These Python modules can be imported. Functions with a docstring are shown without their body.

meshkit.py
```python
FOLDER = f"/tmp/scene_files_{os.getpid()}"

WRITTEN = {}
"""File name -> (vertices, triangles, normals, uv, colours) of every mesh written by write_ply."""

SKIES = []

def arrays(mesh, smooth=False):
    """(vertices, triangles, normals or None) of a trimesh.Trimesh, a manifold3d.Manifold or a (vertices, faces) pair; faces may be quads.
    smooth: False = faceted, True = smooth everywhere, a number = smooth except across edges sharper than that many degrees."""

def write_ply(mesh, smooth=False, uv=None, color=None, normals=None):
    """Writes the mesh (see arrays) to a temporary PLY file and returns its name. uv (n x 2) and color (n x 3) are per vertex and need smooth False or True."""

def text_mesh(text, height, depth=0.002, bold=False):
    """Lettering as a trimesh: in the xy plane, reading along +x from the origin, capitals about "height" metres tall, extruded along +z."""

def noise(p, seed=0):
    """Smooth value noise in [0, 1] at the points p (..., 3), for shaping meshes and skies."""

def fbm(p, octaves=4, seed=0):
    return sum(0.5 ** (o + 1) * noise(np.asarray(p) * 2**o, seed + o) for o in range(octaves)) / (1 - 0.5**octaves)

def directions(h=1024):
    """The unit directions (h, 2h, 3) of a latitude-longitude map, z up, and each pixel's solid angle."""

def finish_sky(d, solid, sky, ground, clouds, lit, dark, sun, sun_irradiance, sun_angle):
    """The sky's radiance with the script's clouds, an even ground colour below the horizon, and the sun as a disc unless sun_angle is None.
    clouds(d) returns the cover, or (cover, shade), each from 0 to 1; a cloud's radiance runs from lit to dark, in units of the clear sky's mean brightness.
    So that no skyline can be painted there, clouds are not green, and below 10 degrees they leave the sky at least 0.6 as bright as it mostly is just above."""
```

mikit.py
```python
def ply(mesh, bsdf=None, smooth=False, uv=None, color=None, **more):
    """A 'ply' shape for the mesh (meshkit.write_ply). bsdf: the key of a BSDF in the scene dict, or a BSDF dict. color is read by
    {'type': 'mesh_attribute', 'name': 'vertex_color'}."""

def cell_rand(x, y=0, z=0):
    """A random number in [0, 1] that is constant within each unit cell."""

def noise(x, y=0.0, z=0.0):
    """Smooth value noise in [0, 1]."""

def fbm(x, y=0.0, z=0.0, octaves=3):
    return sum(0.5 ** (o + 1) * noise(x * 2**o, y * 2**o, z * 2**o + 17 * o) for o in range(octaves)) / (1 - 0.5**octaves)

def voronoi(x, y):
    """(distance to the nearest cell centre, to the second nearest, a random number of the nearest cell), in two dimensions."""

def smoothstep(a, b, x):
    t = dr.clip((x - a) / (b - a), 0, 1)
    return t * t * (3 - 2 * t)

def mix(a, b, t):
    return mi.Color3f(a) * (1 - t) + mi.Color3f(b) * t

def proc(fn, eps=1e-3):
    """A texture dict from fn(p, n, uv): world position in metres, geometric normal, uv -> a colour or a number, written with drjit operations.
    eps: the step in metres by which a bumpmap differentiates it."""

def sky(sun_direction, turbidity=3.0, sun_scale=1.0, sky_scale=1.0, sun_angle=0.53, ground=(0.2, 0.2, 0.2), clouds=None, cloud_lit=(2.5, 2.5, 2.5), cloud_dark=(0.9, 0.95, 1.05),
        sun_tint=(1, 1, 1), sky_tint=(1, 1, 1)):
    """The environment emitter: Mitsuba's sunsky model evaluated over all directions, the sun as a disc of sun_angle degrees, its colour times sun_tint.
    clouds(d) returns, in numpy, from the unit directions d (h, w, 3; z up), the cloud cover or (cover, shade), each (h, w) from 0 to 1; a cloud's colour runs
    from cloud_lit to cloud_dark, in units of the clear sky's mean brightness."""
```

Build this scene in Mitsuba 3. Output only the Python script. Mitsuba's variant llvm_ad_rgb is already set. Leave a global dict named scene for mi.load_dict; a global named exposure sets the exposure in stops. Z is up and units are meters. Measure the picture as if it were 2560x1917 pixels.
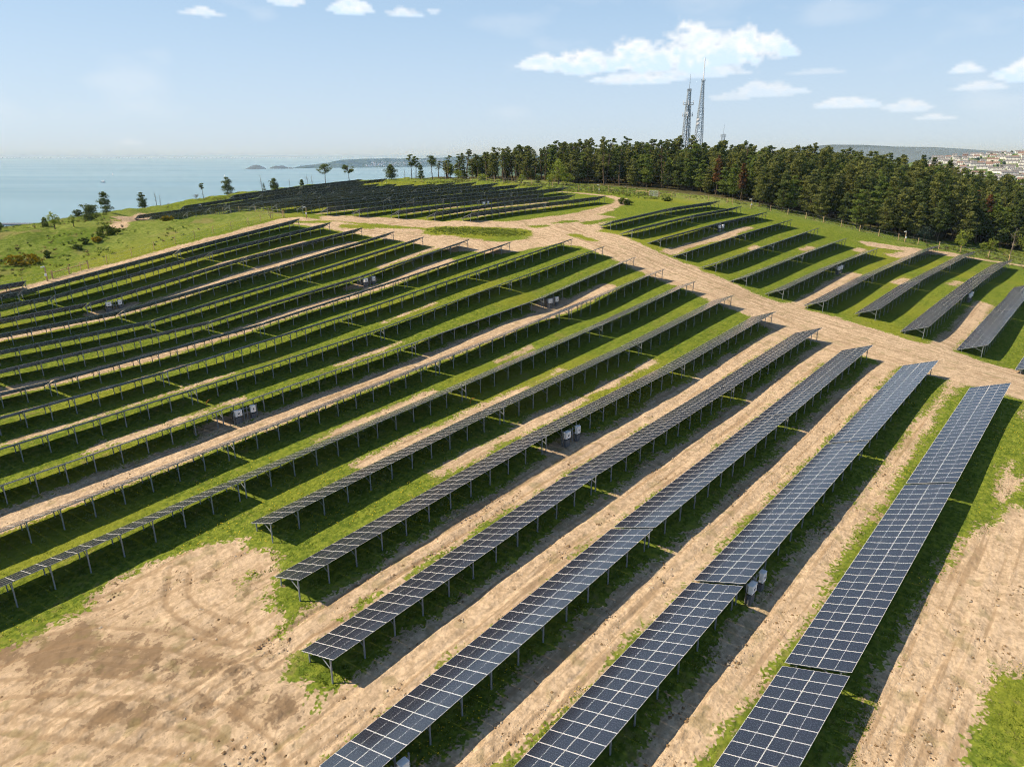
import math, random
import numpy as np
import drjit as dr
import mitsuba as mi
import mikit, meshkit
from mikit import noise, fbm, smoothstep, mix, cell_rand
from scipy.interpolate import RBFInterpolator

T = mi.ScalarTransform4f
scene, labels = {}, {}
random.seed(7)
rng = np.random.default_rng(7)

# ------------------------------------------------------------------ camera, sky, exposure
CAM_Z = 190.0                      # metres above the sea
PITCH = math.radians(18.57)
scene['camera'] = {'type': 'perspective', 'fov': math.degrees(2 * math.atan(1280 / 1699.0)), 'fov_axis': 'x',
                   'near_clip': 0.5, 'far_clip': 600000.0,
                   'to_world': T().look_at(origin=[0, 0, CAM_Z], target=[0, math.cos(PITCH), CAM_Z - math.sin(PITCH)], up=[0, 0, 1]),
                   'medium': {'type': 'ref', 'id': 'haze_air'}}
exposure = 2.2
SUN = (-1.0, 0.02, 1.2)


def clouds(d):
    az = np.degrees(np.arctan2(d[..., 0], d[..., 1]))
    el = np.degrees(np.arcsin(np.clip(d[..., 2], -1, 1)))
    q = np.stack([az * .55, el * .9, az * 0], -1)
    wob = meshkit.fbm(q * 1.0, 5, 3) - .5
    fine = meshkit.fbm(q * 3.1 + 9, 5, 8) - .5
    cover, shade = np.zeros_like(az), np.zeros_like(az)
    # heaps: azimuth, elevation of the base, half width, height, strength
    for a, b, w, h, s in CLOUDS:
        t = (az - a) / w
        up = (el - b) / np.maximum(h * (1 - .75 * t * t), .05)
        f = 1 - t * t - np.where(up > 0, up ** 2, (up * 3.2) ** 2) + wob * 1.7 + fine * 1.5
        c = np.clip(f * 1.8, 0, 1) * s
        cover = np.maximum(cover, c)
        shade = np.where(c > .02, np.maximum(shade, np.clip(.75 - up * 1.0 + fine * 2.4 + wob * .8, 0, 1) * np.clip(c, 0, 1)), shade)
    # the same fair-weather wisps all round the sky, thinning overhead
    g = meshkit.fbm(np.stack([az * .11, el * .32, az * 0 + 4], -1), 6, 21)
    band = np.clip((el - 1.5) / 2, 0, 1) * np.clip((30 - el) / 18, 0, 1)
    wisp = np.clip((g - .60) * 3.5, 0, .5) * band * np.where(np.abs(az) < 40, .35, 1)
    veil = .58 * np.exp(-(el / 22.0) ** 2) + .04
    tone = np.clip(.50 + el / 20.0, 0, 1)
    c = np.maximum(cover, wisp)
    total = c + (1 - c) * veil
    return np.clip(total, 0, 1), np.clip((c * shade * .8 + (1 - c) * veil * tone) / np.maximum(total, 1e-6), 0, 1)


CLOUDS = [(2.6, 6.35, 2.6, 1.0, .95), (5.6, 6.3, 3.4, 1.7, 1.0), (9.2, 6.4, 3.6, 2.2, 1.0), (13.2, 6.6, 4.6, 2.6, 1.0), (17.2, 6.8, 3.8, 2.1, 1.0),
          (9.6, 5.3, 3.8, .9, .8), (14.5, 5.7, 3.6, .9, .75), (19.2, 4.3, 2.8, .9, .6), (24.4, 3.3, 2.6, .6, .7), (28.4, 3.0, 1.7, .6, .6), (30.2, 2.3, 1.6, .35, .6),
          (16.5, 4.0, 2.0, .4, .4), (31.4, 5.2, 1.2, .5, .8), (34.6, 4.7, 1.9, 1.1, .95), (32.4, 4.1, 1.8, .5, .6), (22, 5.5, 2.2, .4, .3),
          (-22.2, 9.2, 1.6, .5, .75), (-16.2, 10.2, 1.6, .7, .8), (-11.8, 9.9, 1.9, .9, .95), (-8.0, 9.8, 1.7, .6, .8), (-5.9, 10.0, .7, .3, .5), (-28, .8, 1.2, .25, .35)]
scene['sky'] = mikit.sky(SUN, turbidity=4.0, sky_scale=.66, sun_tint=(1.02, 1.0, .97), ground=(.07, .09, .10), clouds=clouds, cloud_lit=(3.55, 3.55, 3.55), cloud_dark=(2.2, 3.0, 3.85), sky_tint=(.98, 1.03, 1.01))

# ------------------------------------------------------------------ site frame: u runs along the rows, d across them
PHI = math.radians(42.0)
A = np.array([math.sin(PHI), math.cos(PHI)])
N = np.array([math.cos(PHI), -math.sin(PHI)])
CONTROL = np.array([[float(v) for v in r.split()] for r in """12.7 52.6 -33.3;8.3 61 -32.7;-17.1 46.2 -34.6;3.4 68.9 -32;24.6 92.5 -30.7;47.2 117.6 -28.3;-21.2 55 -34;-1.6 76.8 -31.6;19.3 100 -29.7;42.3 125.5 -26.9;-26.7 62.3 -33.5;-6.4 84.8 -31.3;14 107.5 -28.9;37.2 133.2 -25.6;-31.2 70.7 -33;-10.9 93.2 -30.5;9.6 115.9 -27.8;33 141.9 -24.6;-36.4 78.2 -32.4;-15.6 101.4 -30.1;6.5 125.9 -27.6;27.9 149.6 -23.3;-41.8 85.6 -31.8;-21.2 108.5 -29.3;-1.1 130.8 -25.6;22.1 156.6 -21.8;-48.3 91.8 -31.2;-28.1 114.2 -28.3;-7.4 137.2 -24.7;15.3 162.4 -20.8;-62.6 89.2 -31.8;-42.4 111.7 -29.4;-21.6 134.8 -25.6;0.4 159.2 -21.3;-52.4 114 -29.6;-30.8 138 -25.8;-9.4 161.8 -21;-62.6 116.1 -29.7;-41.8 139.1 -25.3;-20.4 162.9 -20.6;-70 121.2 -29;-49.6 143.8 -24.8;-28.2 167.6 -19.9;-78.5 125.1 -28.5;-58.2 147.7 -23.5;-36.6 171.6 -19.4;-87.2 128.8 -27.8;-66.8 151.4 -22.8;-45.7 175 -18.5;-95.9 132.5 -27.7;-75.7 155 -22.8;-54.5 178.5 -17.9;64.4 83.2 -30.4;60.1 91.8 -29.9;55.2 99.7 -29.6;51.3 108.7 -29.2;-98.6 129.5 -28.2;-93.4 121.9 -29;-88.1 114.4 -29.2;-82.9 106.8 -30;-77.6 99.3 -30.6;-72.4 91.7 -31.3;-67.2 84.2 -32;-61.9 76.6 -32.6;-56.7 69 -33.5;-51.5 61.5 -34;-46.3 53.9 -35;-41 46.3 -35.6;-12.9 37.4 -35.4;22.4 36.5 -35.2;43.8 60.3 -32.9;17.5 44.5 -34.2;4.6 30.1 -35.7;39.7 69.1 -32;17.2 30.7 -35.8;-11 185.6 -17.2;10.4 209.4 -16;31.2 232.6 -15.2;-20.9 188.4 -17.2;0.6 212.3 -15.5;21.4 235.4 -15;-31.2 190.8 -16.8;-9.6 214.8 -15.4;11.2 237.9 -14.8;-42.2 192.4 -16.6;-20.7 216.2 -15.2;0.9 240.2 -14.6;21.2 262.7 -13.8;-51.6 195.6 -16.3;-30.1 219.5 -15.1;-8.7 243.3 -14.5;12.1 266.4 -13.5;-60.1 200 -16.1;-38.8 223.7 -15;-17.2 247.6 -14;3.4 270.6 -13.1;-68.8 204.2 -16;-47.4 227.9 -15.2;-25.8 251.9 -14;-5.2 274.8 -12.7;-77.2 208.5 -16.2;-56 232.1 -15.4;-34.5 256 -14.1;-14 278.8 -12.6;-85.9 212.7 -16.9;-64.5 236.4 -15.8;-43.2 260.2 -14.5;-22.1 283.5 -12.8;-94.3 217.1 -18;-73.3 240.5 -16.4;-51.8 264.4 -15.1;-31.2 287.3 -13.5;-103 221.2 -19.6;-119.8 230.2 -21.7;-127.1 235.8 -21.8;26.3 182.7 -19;68.4 229.4 -16.6;30.9 174.6 -19.8;52.2 198.2 -18.2;73.5 221.8 -17.5;36.1 167 -21.4;78.3 213.9 -18.8;40.8 159.1 -23.4;57.7 177.8 -22;83.3 206.2 -20.2;45.7 151.2 -24.6;62.5 169.8 -23.5;88.4 198.6 -21.7;50 142.8 -26.1;66.2 160.7 -25;92.9 190.4 -23.5;55.4 135.4 -27.5;98.3 183.1 -25.4;60.4 127.8 -28.4;124.7 199.1 -26.7;66.1 120.8 -29.3;87.3 144.4 -28.1;107.7 167.1 -28;128 189.6 -28.1;71.8 114 -30.4;94.2 138.8 -29.3;110.7 157.1 -28.8;135.4 184.5 -29.2;79.8 109.5 -32.2;101.3 133.4 -30.8;-139.4 188.9 -18.8;-155.8 203.7 -21.3;-184 229.1 -33.8;-243.5 282.6 -66.8;-421.8 443.2 -183.8;-137.5 202.3 -19.6;-153.9 217 -22.1;-182.1 242.4 -34.6;-241.6 296 -67.6;-419.9 456.6 -184.6;-136.6 216.1 -19.3;-153 230.8 -21.8;-181.2 256.2 -34.3;-240.6 309.8 -67.3;-419 470.4 -184.3;-136.6 232.1 -18.6;-152.9 246.8 -21.1;-181.2 272.2 -33.6;-240.6 325.8 -66.6;-419 486.4 -183.6;-140.4 256.6 -19.2;-156.8 271.3 -21.7;-185 296.7 -34.2;-244.5 350.3 -67.2;-422.8 510.8 -184.2;-138.3 271.8 -19.2;-154.6 286.5 -21.7;-182.9 311.9 -34.2;-242.3 365.4 -67.2;-420.7 526 -184.2;-134.8 285.2 -18.5;-151.2 300 -21;-179.4 325.4 -33.5;-238.8 378.9 -66.5;-417.2 539.5 -183.5;-123.6 305.6 -16.7;-140 320.4 -19.2;-168.2 345.8 -31.7;-227.7 399.3 -64.7;-406 559.9 -181.7;-108.9 331.6 -15.2;-125.3 346.3 -17.7;-153.5 371.7 -30.2;-213 425.2 -63.2;-391.3 585.8 -180.2;-87.1 367 -13.4;-103.4 381.8 -15.9;-131.6 407.2 -28.4;-191.1 460.7 -61.4;-369.5 621.3 -178.4;-79.2 379 -13;-95.5 393.8 -15.5;-123.7 419.2 -28;-183.2 472.7 -61;-361.5 633.3 -178;-60.6 399.6 -13.1;-77 414.3 -15.6;-105.2 439.7 -28.1;-164.7 493.3 -61.1;-343 653.9 -178.1;-202.2 128.2 -29;-164.2 94.1 -29.5;-185.8 32.8 -36;-246 100.4 -36;-305.5 153.9 -55;-30.6 413.6 -13;4.6 403.2 -12;50.5 403.2 -11.5;93.9 392.9 -12;152.6 372.2 -17;188.4 341.2 -18.5;211 330.8 -22;229.8 315.3 -29;-45.9 620.3 -45;43.8 641 -42;153.3 641 -45;237.3 579 -50;312.2 537.6 -52;361.6 496.3 -60;-47.1 1033.9 -120;188.4 1033.9 -120;423.8 1033.9 -125;678 930.5 -130;250 50 -54;320 180 -60;-120 -120 -47;0 -200 -55;150 -150 -52;-300 50 -75;-400 -300 -120;500 -200 -110;650 300 -130""".split(';')])
_rbf = RBFInterpolator(CONTROL[:, :2], CONTROL[:, 2], kernel='thin_plate_spline', smoothing=5.0)


def at(u, d):
    return A * np.asarray(u)[..., None] + N * np.asarray(d)[..., None]


def ground_z(xy):
    xy = np.atleast_2d(np.asarray(xy, float))
    z = _rbf(xy) + CAM_Z
    floor = np.where(xy[:, 0] > 60, 22.0, -10.0)
    return np.maximum(z, floor)


def gz(x, y):
    return float(ground_z([[x, y]])[0])


# bare soil (tracks, stripped corridors) and the grass left standing in it: capsules u1, d1, u2, d2, half width
DIRT = """118 0 120 -20 11;120 -20 124 -42 9;124 -42 128 -58 7.5;128 -58 135 -76 7.5;135 -76 141 -100 8;141 -100 138 -118 9.5;116 14 118 0 11;108 34 116 14 11;
138 -118 125 -134 7;125 -136 111 -166 4.5;112 -126 106 -150 4;118 -112 112 -128 5;106 -150 101 -172 4;101 -172 86 -169.4 3;86 -169.4 30 -168.6 2.4;30 -168.6 0 -167 3;
132 -124 154 -122 3.6;154 -122 167 -121.6 3.4;167 -121.6 181 -124.5 3.2;181 -124.5 198 -129.5 2.6;198 -129.5 209 -136.5 2.4;209 -136.5 214 -146 2;214 -146 215 -160 1.6;215 -160 212 -172 1.2;
150 -113 166 -116 5;121 -109.5 137 -104.5 4;112 -119 122 -110 3.5;107 -147 114 -137 3;133 -114 141 -112 3;141 -106 152 -110 5;
-40 -14.6 66 -14.5 1.75;66 -14.2 110 -14.2 .9;-40 -3.6 62 -3.6 2.9;56 -1.2 80 2.6 3.2;58 -3.4 76 -2.2 2.0;100 -4.4 106 -4 1.5;62 -4.8 72 -4.4 1.3;78 -4.9 86 -4.4 1.1;90 -1.5 104 1.5 2.2;80 2.6 112 8 4.5;-40 -23.4 112 -23.4 1.9;-40 -32.3 116 -32.3 2.1;18 -41.2 118 -41.2 2.0;
44 -50.3 70 -50.3 1.1;70 -50.6 88 -50.6 .5;40 -58.3 66 -58.3 1.0;66 -58.6 76 -58.6 .4;40 -67.4 58 -67.4 .7;72 -68 80 -68 .4;-60 -77.1 114 -77.1 2.1;56 -86.3 68 -86.3 .5;22 -86 40 -86 .7;10 -95.2 44 -95.2 .4;72 -95.2 84 -95.2 .4;-40 -104.2 40 -104.2 .35;
-60 -112.8 104 -112.8 1.9;92 -122 112 -122 .8;-60 -139.7 98 -139.7 1.8;60 -148.8 90 -148.8 .6;
-60 -53 20 -52.6 5.2;-60 -44 15.5 -43.4 6;-60 -36 14.5 -36.5 4.2;14 -57.4 23 -54.6 2.0;16 -46 20.5 -48 2.2;
214 -55 232 -37.5 3.2;206 -47 222 -44 2;231 -37 240 -14 1.3;68 -206 90 -256 2.6;86 -252 98 -263 3.4;
147 -82.3 192 -82.3 1.8;133 -46.5 170 -46.5 1.9;129 -20.4 170 -20.4 1.9;171 -72 175 -72.2 .8;183 -63.0 188 -62.8 .8;199 -54.5 203 -54.5 .8;171 -37.2 177 -37.0 1.3;182 -28.6 188 -28.4 1.0;
140 -138.9 182 -138.9 .7;136 -148 182 -148 .7;130 -157.6 150 -157.6 .8;112 -176 124 -176 .6;56 -43 60 -43 1.6;34 -80.5 38 -80.5 2;97 -80.2 102 -80.2 2;80 -117 86 -117 1.6;41 -142 47 -142 2"""
TURF = """119.5 -132.5 131 -117 4.6;106 -154 109.5 -149.8 2.2;100.6 -167.4 105 -162.6 2.0;140 -118.6 143.6 -117.4 1.2;140.6 -105 139.6 -99 1.5;156 -112.8 168 -112.3 1.5;150 -117.6 156 -117 1.0;
-40 -12.5 106 -12.5 .45;46 -8 58 -8 .4;20 -21.3 110 -21.3 .25;66 -17.9 100 -17.9 .8;70 -6.6 98 -6.2 1.7;84 -4 98 -2.6 1.0;20.6 -36.9 27 -36.8 2.0;23.6 -45.7 29 -45.6 2.0;26.6 -54.3 34 -54.4 2.4;24 -40.0 44 -39.2 .35;
10.2 -57.2 11.6 -57.4 .2;20.5 -49.6 22.5 -50.6 .45;20.2 -42.6 22.2 -43.2 .45;22 -46.8 22.6 -45 .5;-40 2.2 52 3.2 3.4;54 4.6 64 7 2.4"""
RUTS = """18.8 -56.4 16.8 -52.5 16.8 -50.2 17.2 -47.9 18.3 -45.1;9 -59.1 10.5 -58.7 11.8 -57.7 14 -57;4.5 -53.1 8.9 -48 12.1 -43.3 13.7 -38.4 14.3 -34.1 13 -28;5.3 -56.5 8.2 -55.8 10.8 -53.9 14.3 -48.4 17.3 -42.6 20 -41.6 27 -41.4 60 -41.0;3.8 -49.7 8 -43.3 11.3 -38.5 13.4 -33.5;18.3 -40.5 21.8 -41.1 25.6 -40.3;110 16 117 -4 120 -22 125 -45 130 -64 138 -86 139 -103 126 -131 112 -158 103 -171 86 -168.6 40 -168;121 12 125 -20 129 -44 135 -62 143 -84 145 -104 154 -121.6 180 -123.8 208 -135.5;138 -108 126 -112 112 -132 105 -152"""
RUTS = [(*p, *q, 0.0) for line in RUTS.split(';') for v in [[float(x) for x in line.split()]] for p, q in zip(zip(v[0::2], v[1::2]), zip(v[2::2], v[3::2]))]
DAMP = [(9.7, -53.6, 2.4), (11.1, -49.3, 1.9), (12.4, -47.2, 1.5), (15.6, -44.1, 1.4), (15.9, -41.9, 1.1), (14.6, -43.4, .9), (16.8, -35.9, 1.1), (14.9, -38.1, 1.2), (8.8, -44.2, .9), (10.4, -42.5, 1.1), (7.6, -53.8, 2.0), (13.4, -40.4, .8), (5, -57, 2.0), (6.5, -49.5, 1.2)]
DIRT = [[float(v) for v in r.split()] for r in DIRT.replace('\n', '').split(';')]
TURF = [[float(v) for v in r.split()] for r in TURF.replace('\n', '').split(';')]


def sdf(u, d, caps, lib):
    best = None
    for u1, d1, u2, d2, w in caps:
        eu, ed = u2 - u1, d2 - d1
        k = 1.0 / (eu * eu + ed * ed)
        t = ((u - u1) * eu + (d - d1) * ed) * k
        t = dr.clip(t, 0, 1) if lib == 'dr' else np.clip(t, 0, 1)
        a, b = u - u1 - t * eu, d - d1 - t * ed
        s = (dr.sqrt(a * a + b * b) if lib == 'dr' else np.sqrt(a * a + b * b)) - w
        best = s if best is None else (dr.minimum(best, s) if lib == 'dr' else np.minimum(best, s))
    return best


def soil_sdf(u, d, lib):
    s, t = sdf(u, d, DIRT, lib), sdf(u, d, TURF, lib)
    return dr.maximum(s, -t) if lib == 'dr' else np.maximum(s, -t)


# ------------------------------------------------------------------ materials
def ground_parts(p):
    u, d = p.x * A[0] + p.y * A[1], p.x * N[0] + p.y * N[1]
    n1, n2 = fbm(u * .30, d * .42, 3, octaves=3), fbm(p.x * 1.9, p.y * 1.9, 5, octaves=3)
    s = soil_sdf(u, d, 'dr') + (n1 - .5) * 1.7 + (noise(u * .13, d * .11, 31) - .45) * .9 + (n2 - .5) * 1.5 + (noise(p.x * 6.5, p.y * 6.5, 8) - .5) * 1.1
    return u, d, n1, n2, smoothstep(.28, -.28, s)


def ground_color(p, n, uv):
    u, d, n1, n2, soil = ground_parts(p)
    big = fbm(p.x * .045, p.y * .045, 1, octaves=3)
    fine = noise(p.x * 7.3, p.y * 7.3)
    blade = fbm(p.x * 4.1, p.y * 4.1, 9, octaves=2)
    # turf
    lush = mix((.082, .128, .018), (.182, .228, .034), smoothstep(.25, .75, blade * .6 + n2 * .4))
    lush = mix(lush, (.215, .230, .030), smoothstep(.50, .70, big) * .5)
    lush = mix(lush, (.20, .17, .075), smoothstep(.60, .78, n2 * .55 + n1 * .45) * .5)
    rough = mix((.085, .135, .022), (.200, .240, .062), smoothstep(.3, .7, n2 * .5 + big * .5))
    rough = mix(rough, (.24, .19, .10), smoothstep(.58, .8, fbm(p.x * .25, p.y * .25, 7)) * .45)
    meadow = smoothstep(-172, -190, d + (n1 - .5) * 14) * smoothstep(120, 95, u)
    far = smoothstep(216, 232, u)
    grass = mix(lush, rough, dr.clip(meadow + far * .8, 0, 1))
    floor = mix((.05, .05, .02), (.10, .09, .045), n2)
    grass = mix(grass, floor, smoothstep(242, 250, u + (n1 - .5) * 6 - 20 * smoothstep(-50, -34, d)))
    # soil: pale dry crust, trodden lines along the corridors, damp turned earth in the bare yard
    across = smoothstep(100, 112, u) * smoothstep(-128, -116, d) * smoothstep(152, 146, u)
    streak = mix(mi.Color3f(fbm(u * .12, d * 2.6, 2, octaves=4)), mi.Color3f(fbm(u * 1.5 + d * .5, d * .09, 2, octaves=4)), across).x
    grain = fbm(p.x * 5.0, p.y * 5.0, 21, octaves=3)
    dry = mix((.330, .252, .168), (.560, .448, .320), smoothstep(.22, .78, n2 * .40 + big * .15 + grain * .45))
    dry = mix(dry, (.275, .195, .120), smoothstep(.54, .72, streak) * .60)
    yard = smoothstep(27, 20, u) * smoothstep(-29, -34, d) * smoothstep(-64, -58, d)
    ang = fbm(u * .35 + d * .15, d * .45, 11, octaves=4)
    wet = mi.Float(0)
    for hu, hd, hr in DAMP:
        wet = wet + dr.exp(-(dr.square(u - hu) + dr.square(d - hd)) * (1.0 / (hr * hr)))
    damp = smoothstep(.30, .85, wet + (ang - .5) * 1.9 + (n2 - .5) * 1.2 + (grain - .5) * 1.1) * yard
    dry = mix(dry, (.170, .120, .075), damp * .85)
    rd = sdf(u, d, RUTS, 'dr')
    sweep = fbm(rd * 2.6, (u + d) * .10, 4, octaves=4)
    dry = mix(dry, (.235, .165, .100), smoothstep(.50, .68, sweep) * yard * .14)
    dry = mix(dry, (.60, .47, .32), smoothstep(.52, .36, sweep) * yard * .08)
    r = dr.abs(rd - .85) + (n2 - .5) * .25
    dry = mix(dry, (.235, .165, .10), smoothstep(.32, .10, r) * .55)
    dry = mix(dry, (.16, .15, .06), smoothstep(.62, .76, fbm(p.x * .8, p.y * .8, 13)) * .35)
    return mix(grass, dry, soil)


def ground_bump(p, n, uv):
    u, d = p.x * A[0] + p.y * A[1], p.x * N[0] + p.y * N[1]
    across = smoothstep(100, 112, u) * smoothstep(-128, -116, d) * smoothstep(152, 146, u)
    lines = fbm(u * .5, d * 3.2, 2, octaves=2) * (1 - across) + fbm(u * 2.2 + d * .7, d * .12, 2, octaves=2) * across
    return fbm(p.x * 2.3, p.y * 2.3, 5, octaves=5) * .11 * (1 - across * .6) + fbm(p.x * 9, p.y * 9, 3, octaves=2) * .05 + lines * .05


def mat(key, color, rough=.8, **more):
    scene[key] = {'type': 'twosided', 'bsdf': {'type': 'principled', 'base_color': color if isinstance(color, dict) else {'type': 'rgb', 'value': list(color)}, 'roughness': rough, 'specular': more.pop('specular', .3), **more}}


def dull(key, color):
    scene[key] = {'type': 'twosided', 'bsdf': {'type': 'diffuse', 'reflectance': color if isinstance(color, dict) else {'type': 'rgb', 'value': list(color)}}}


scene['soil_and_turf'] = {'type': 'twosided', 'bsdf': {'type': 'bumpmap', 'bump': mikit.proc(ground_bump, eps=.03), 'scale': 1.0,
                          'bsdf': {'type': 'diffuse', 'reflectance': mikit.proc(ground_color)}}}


def module_color(p, n, uv):
    a, b = uv.x, uv.y
    inside = (a > -.5) & (a < 1.5)
    ex, ey = dr.minimum(a, 1 - a) * 1.134, dr.minimum(b, 1 - b) * 2.278
    edge = dr.minimum(ex, ey)
    ca, cb = a * 6.0, dr.abs(b - .5) * 2 * 12.2 - .12
    fa, fb = dr.abs(ca - dr.round(ca)), dr.abs(cb - dr.round(cb))
    cell = mi.Color3f(.009, .0125, .025)
    cell = mix(cell, (.14, .15, .17), dr.select((fa < .016) | (fb < .03), .8, 0.0))
    cell = mix(cell, (.05, .055, .07), dr.select(dr.abs(dr.abs(ca - dr.floor(ca)) * 5 - dr.round(dr.abs(ca - dr.floor(ca)) * 5)) < .06, .5, 0.0))
    cell = mix(cell, (.62, .63, .65), dr.select(dr.abs(b - .5) * 2.278 < .010, 1.0, 0.0))
    face = mix(cell, (.62, .63, .65), dr.select(edge < .020, 1.0, 0.0))
    back = dr.select(a < -.5, mi.Color3f(.055, .058, .066), mi.Color3f(.55, .56, .58))
    return dr.select(inside, face, back)


def module_rough(p, n, uv):
    return dr.select((uv.x > -.5) & (uv.x < 1.5), mi.Float(.17), mi.Float(.5))


scene['solar_module'] = {'type': 'principled', 'base_color': mikit.proc(module_color), 'roughness': mikit.proc(module_rough), 'specular': 1.0, 'clearcoat': .4, 'clearcoat_gloss': .6}
mat('galvanised', (.25, .28, .31), .5, metallic=.25)
mat('gate_steel', (.62, .65, .66), .45, metallic=.2)
mat('white_box', (.80, .81, .82), .45)
mat('grey_box', (.11, .12, .135), .6)
mat('cable', (.03, .03, .03), .6)
mat('orange_duct', (.55, .17, .04), .6)


def wood_color(p, n, uv):
    return mix((.40, .27, .14), (.56, .41, .24), fbm(p.x * 9, p.y * 9, p.z * 1.5))


mat('timber', mikit.proc(wood_color), .85)
mat('wire', (.42, .44, .42), .5, metallic=.5)
mat('mast_steel', (.36, .42, .47), .5, metallic=.2)
mat('dish_white', (.85, .85, .86), .5)


def foliage(key, dark, light, s=.6, thin=True):
    def fn(p, n, uv):
        return mix(dark, light, smoothstep(.25, .75, fbm(p.x * s, p.y * s, p.z * s, octaves=3)))
    if thin:
        scene[key] = {'type': 'principledthin', 'base_color': mikit.proc(fn), 'roughness': .8, 'diff_trans': .8, 'spec_trans': 0.0}
    else:
        dull(key, mikit.proc(fn))


foliage('needles_dark', (.066, .096, .030), (.150, .190, .060))
foliage('needles_olive', (.100, .124, .036), (.240, .260, .080))
foliage('needles_fresh', (.100, .155, .034), (.220, .280, .070))
foliage('needles_rust', (.10, .055, .025), (.20, .11, .05))
foliage('needles_blue', (.045, .075, .055), (.09, .13, .10))
foliage('leaves_fresh', (.105, .155, .024), (.245, .300, .058), .9)
foliage('leaves_bright', (.150, .205, .030), (.320, .380, .075), .9)
foliage('leaves_dark', (.050, .085, .016), (.120, .155, .036), .9)
foliage('gorse_bloom', (.085, .105, .02), (.42, .29, .02), 1.3)
foliage('bark', (.075, .055, .040), (.16, .12, .085), 1.5, False)
foliage('dead_wood', (.12, .10, .085), (.26, .225, .19), 1.5, False)
foliage('tuft', (.076, .130, .011), (.180, .240, .022), .5)
foliage('scrub', (.075, .115, .020), (.185, .220, .055), .4)
foliage('bracken', (.12, .10, .045), (.26, .21, .10), .4)
foliage('dry_tuft', (.17, .14, .06), (.32, .26, .13), .5)


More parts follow.
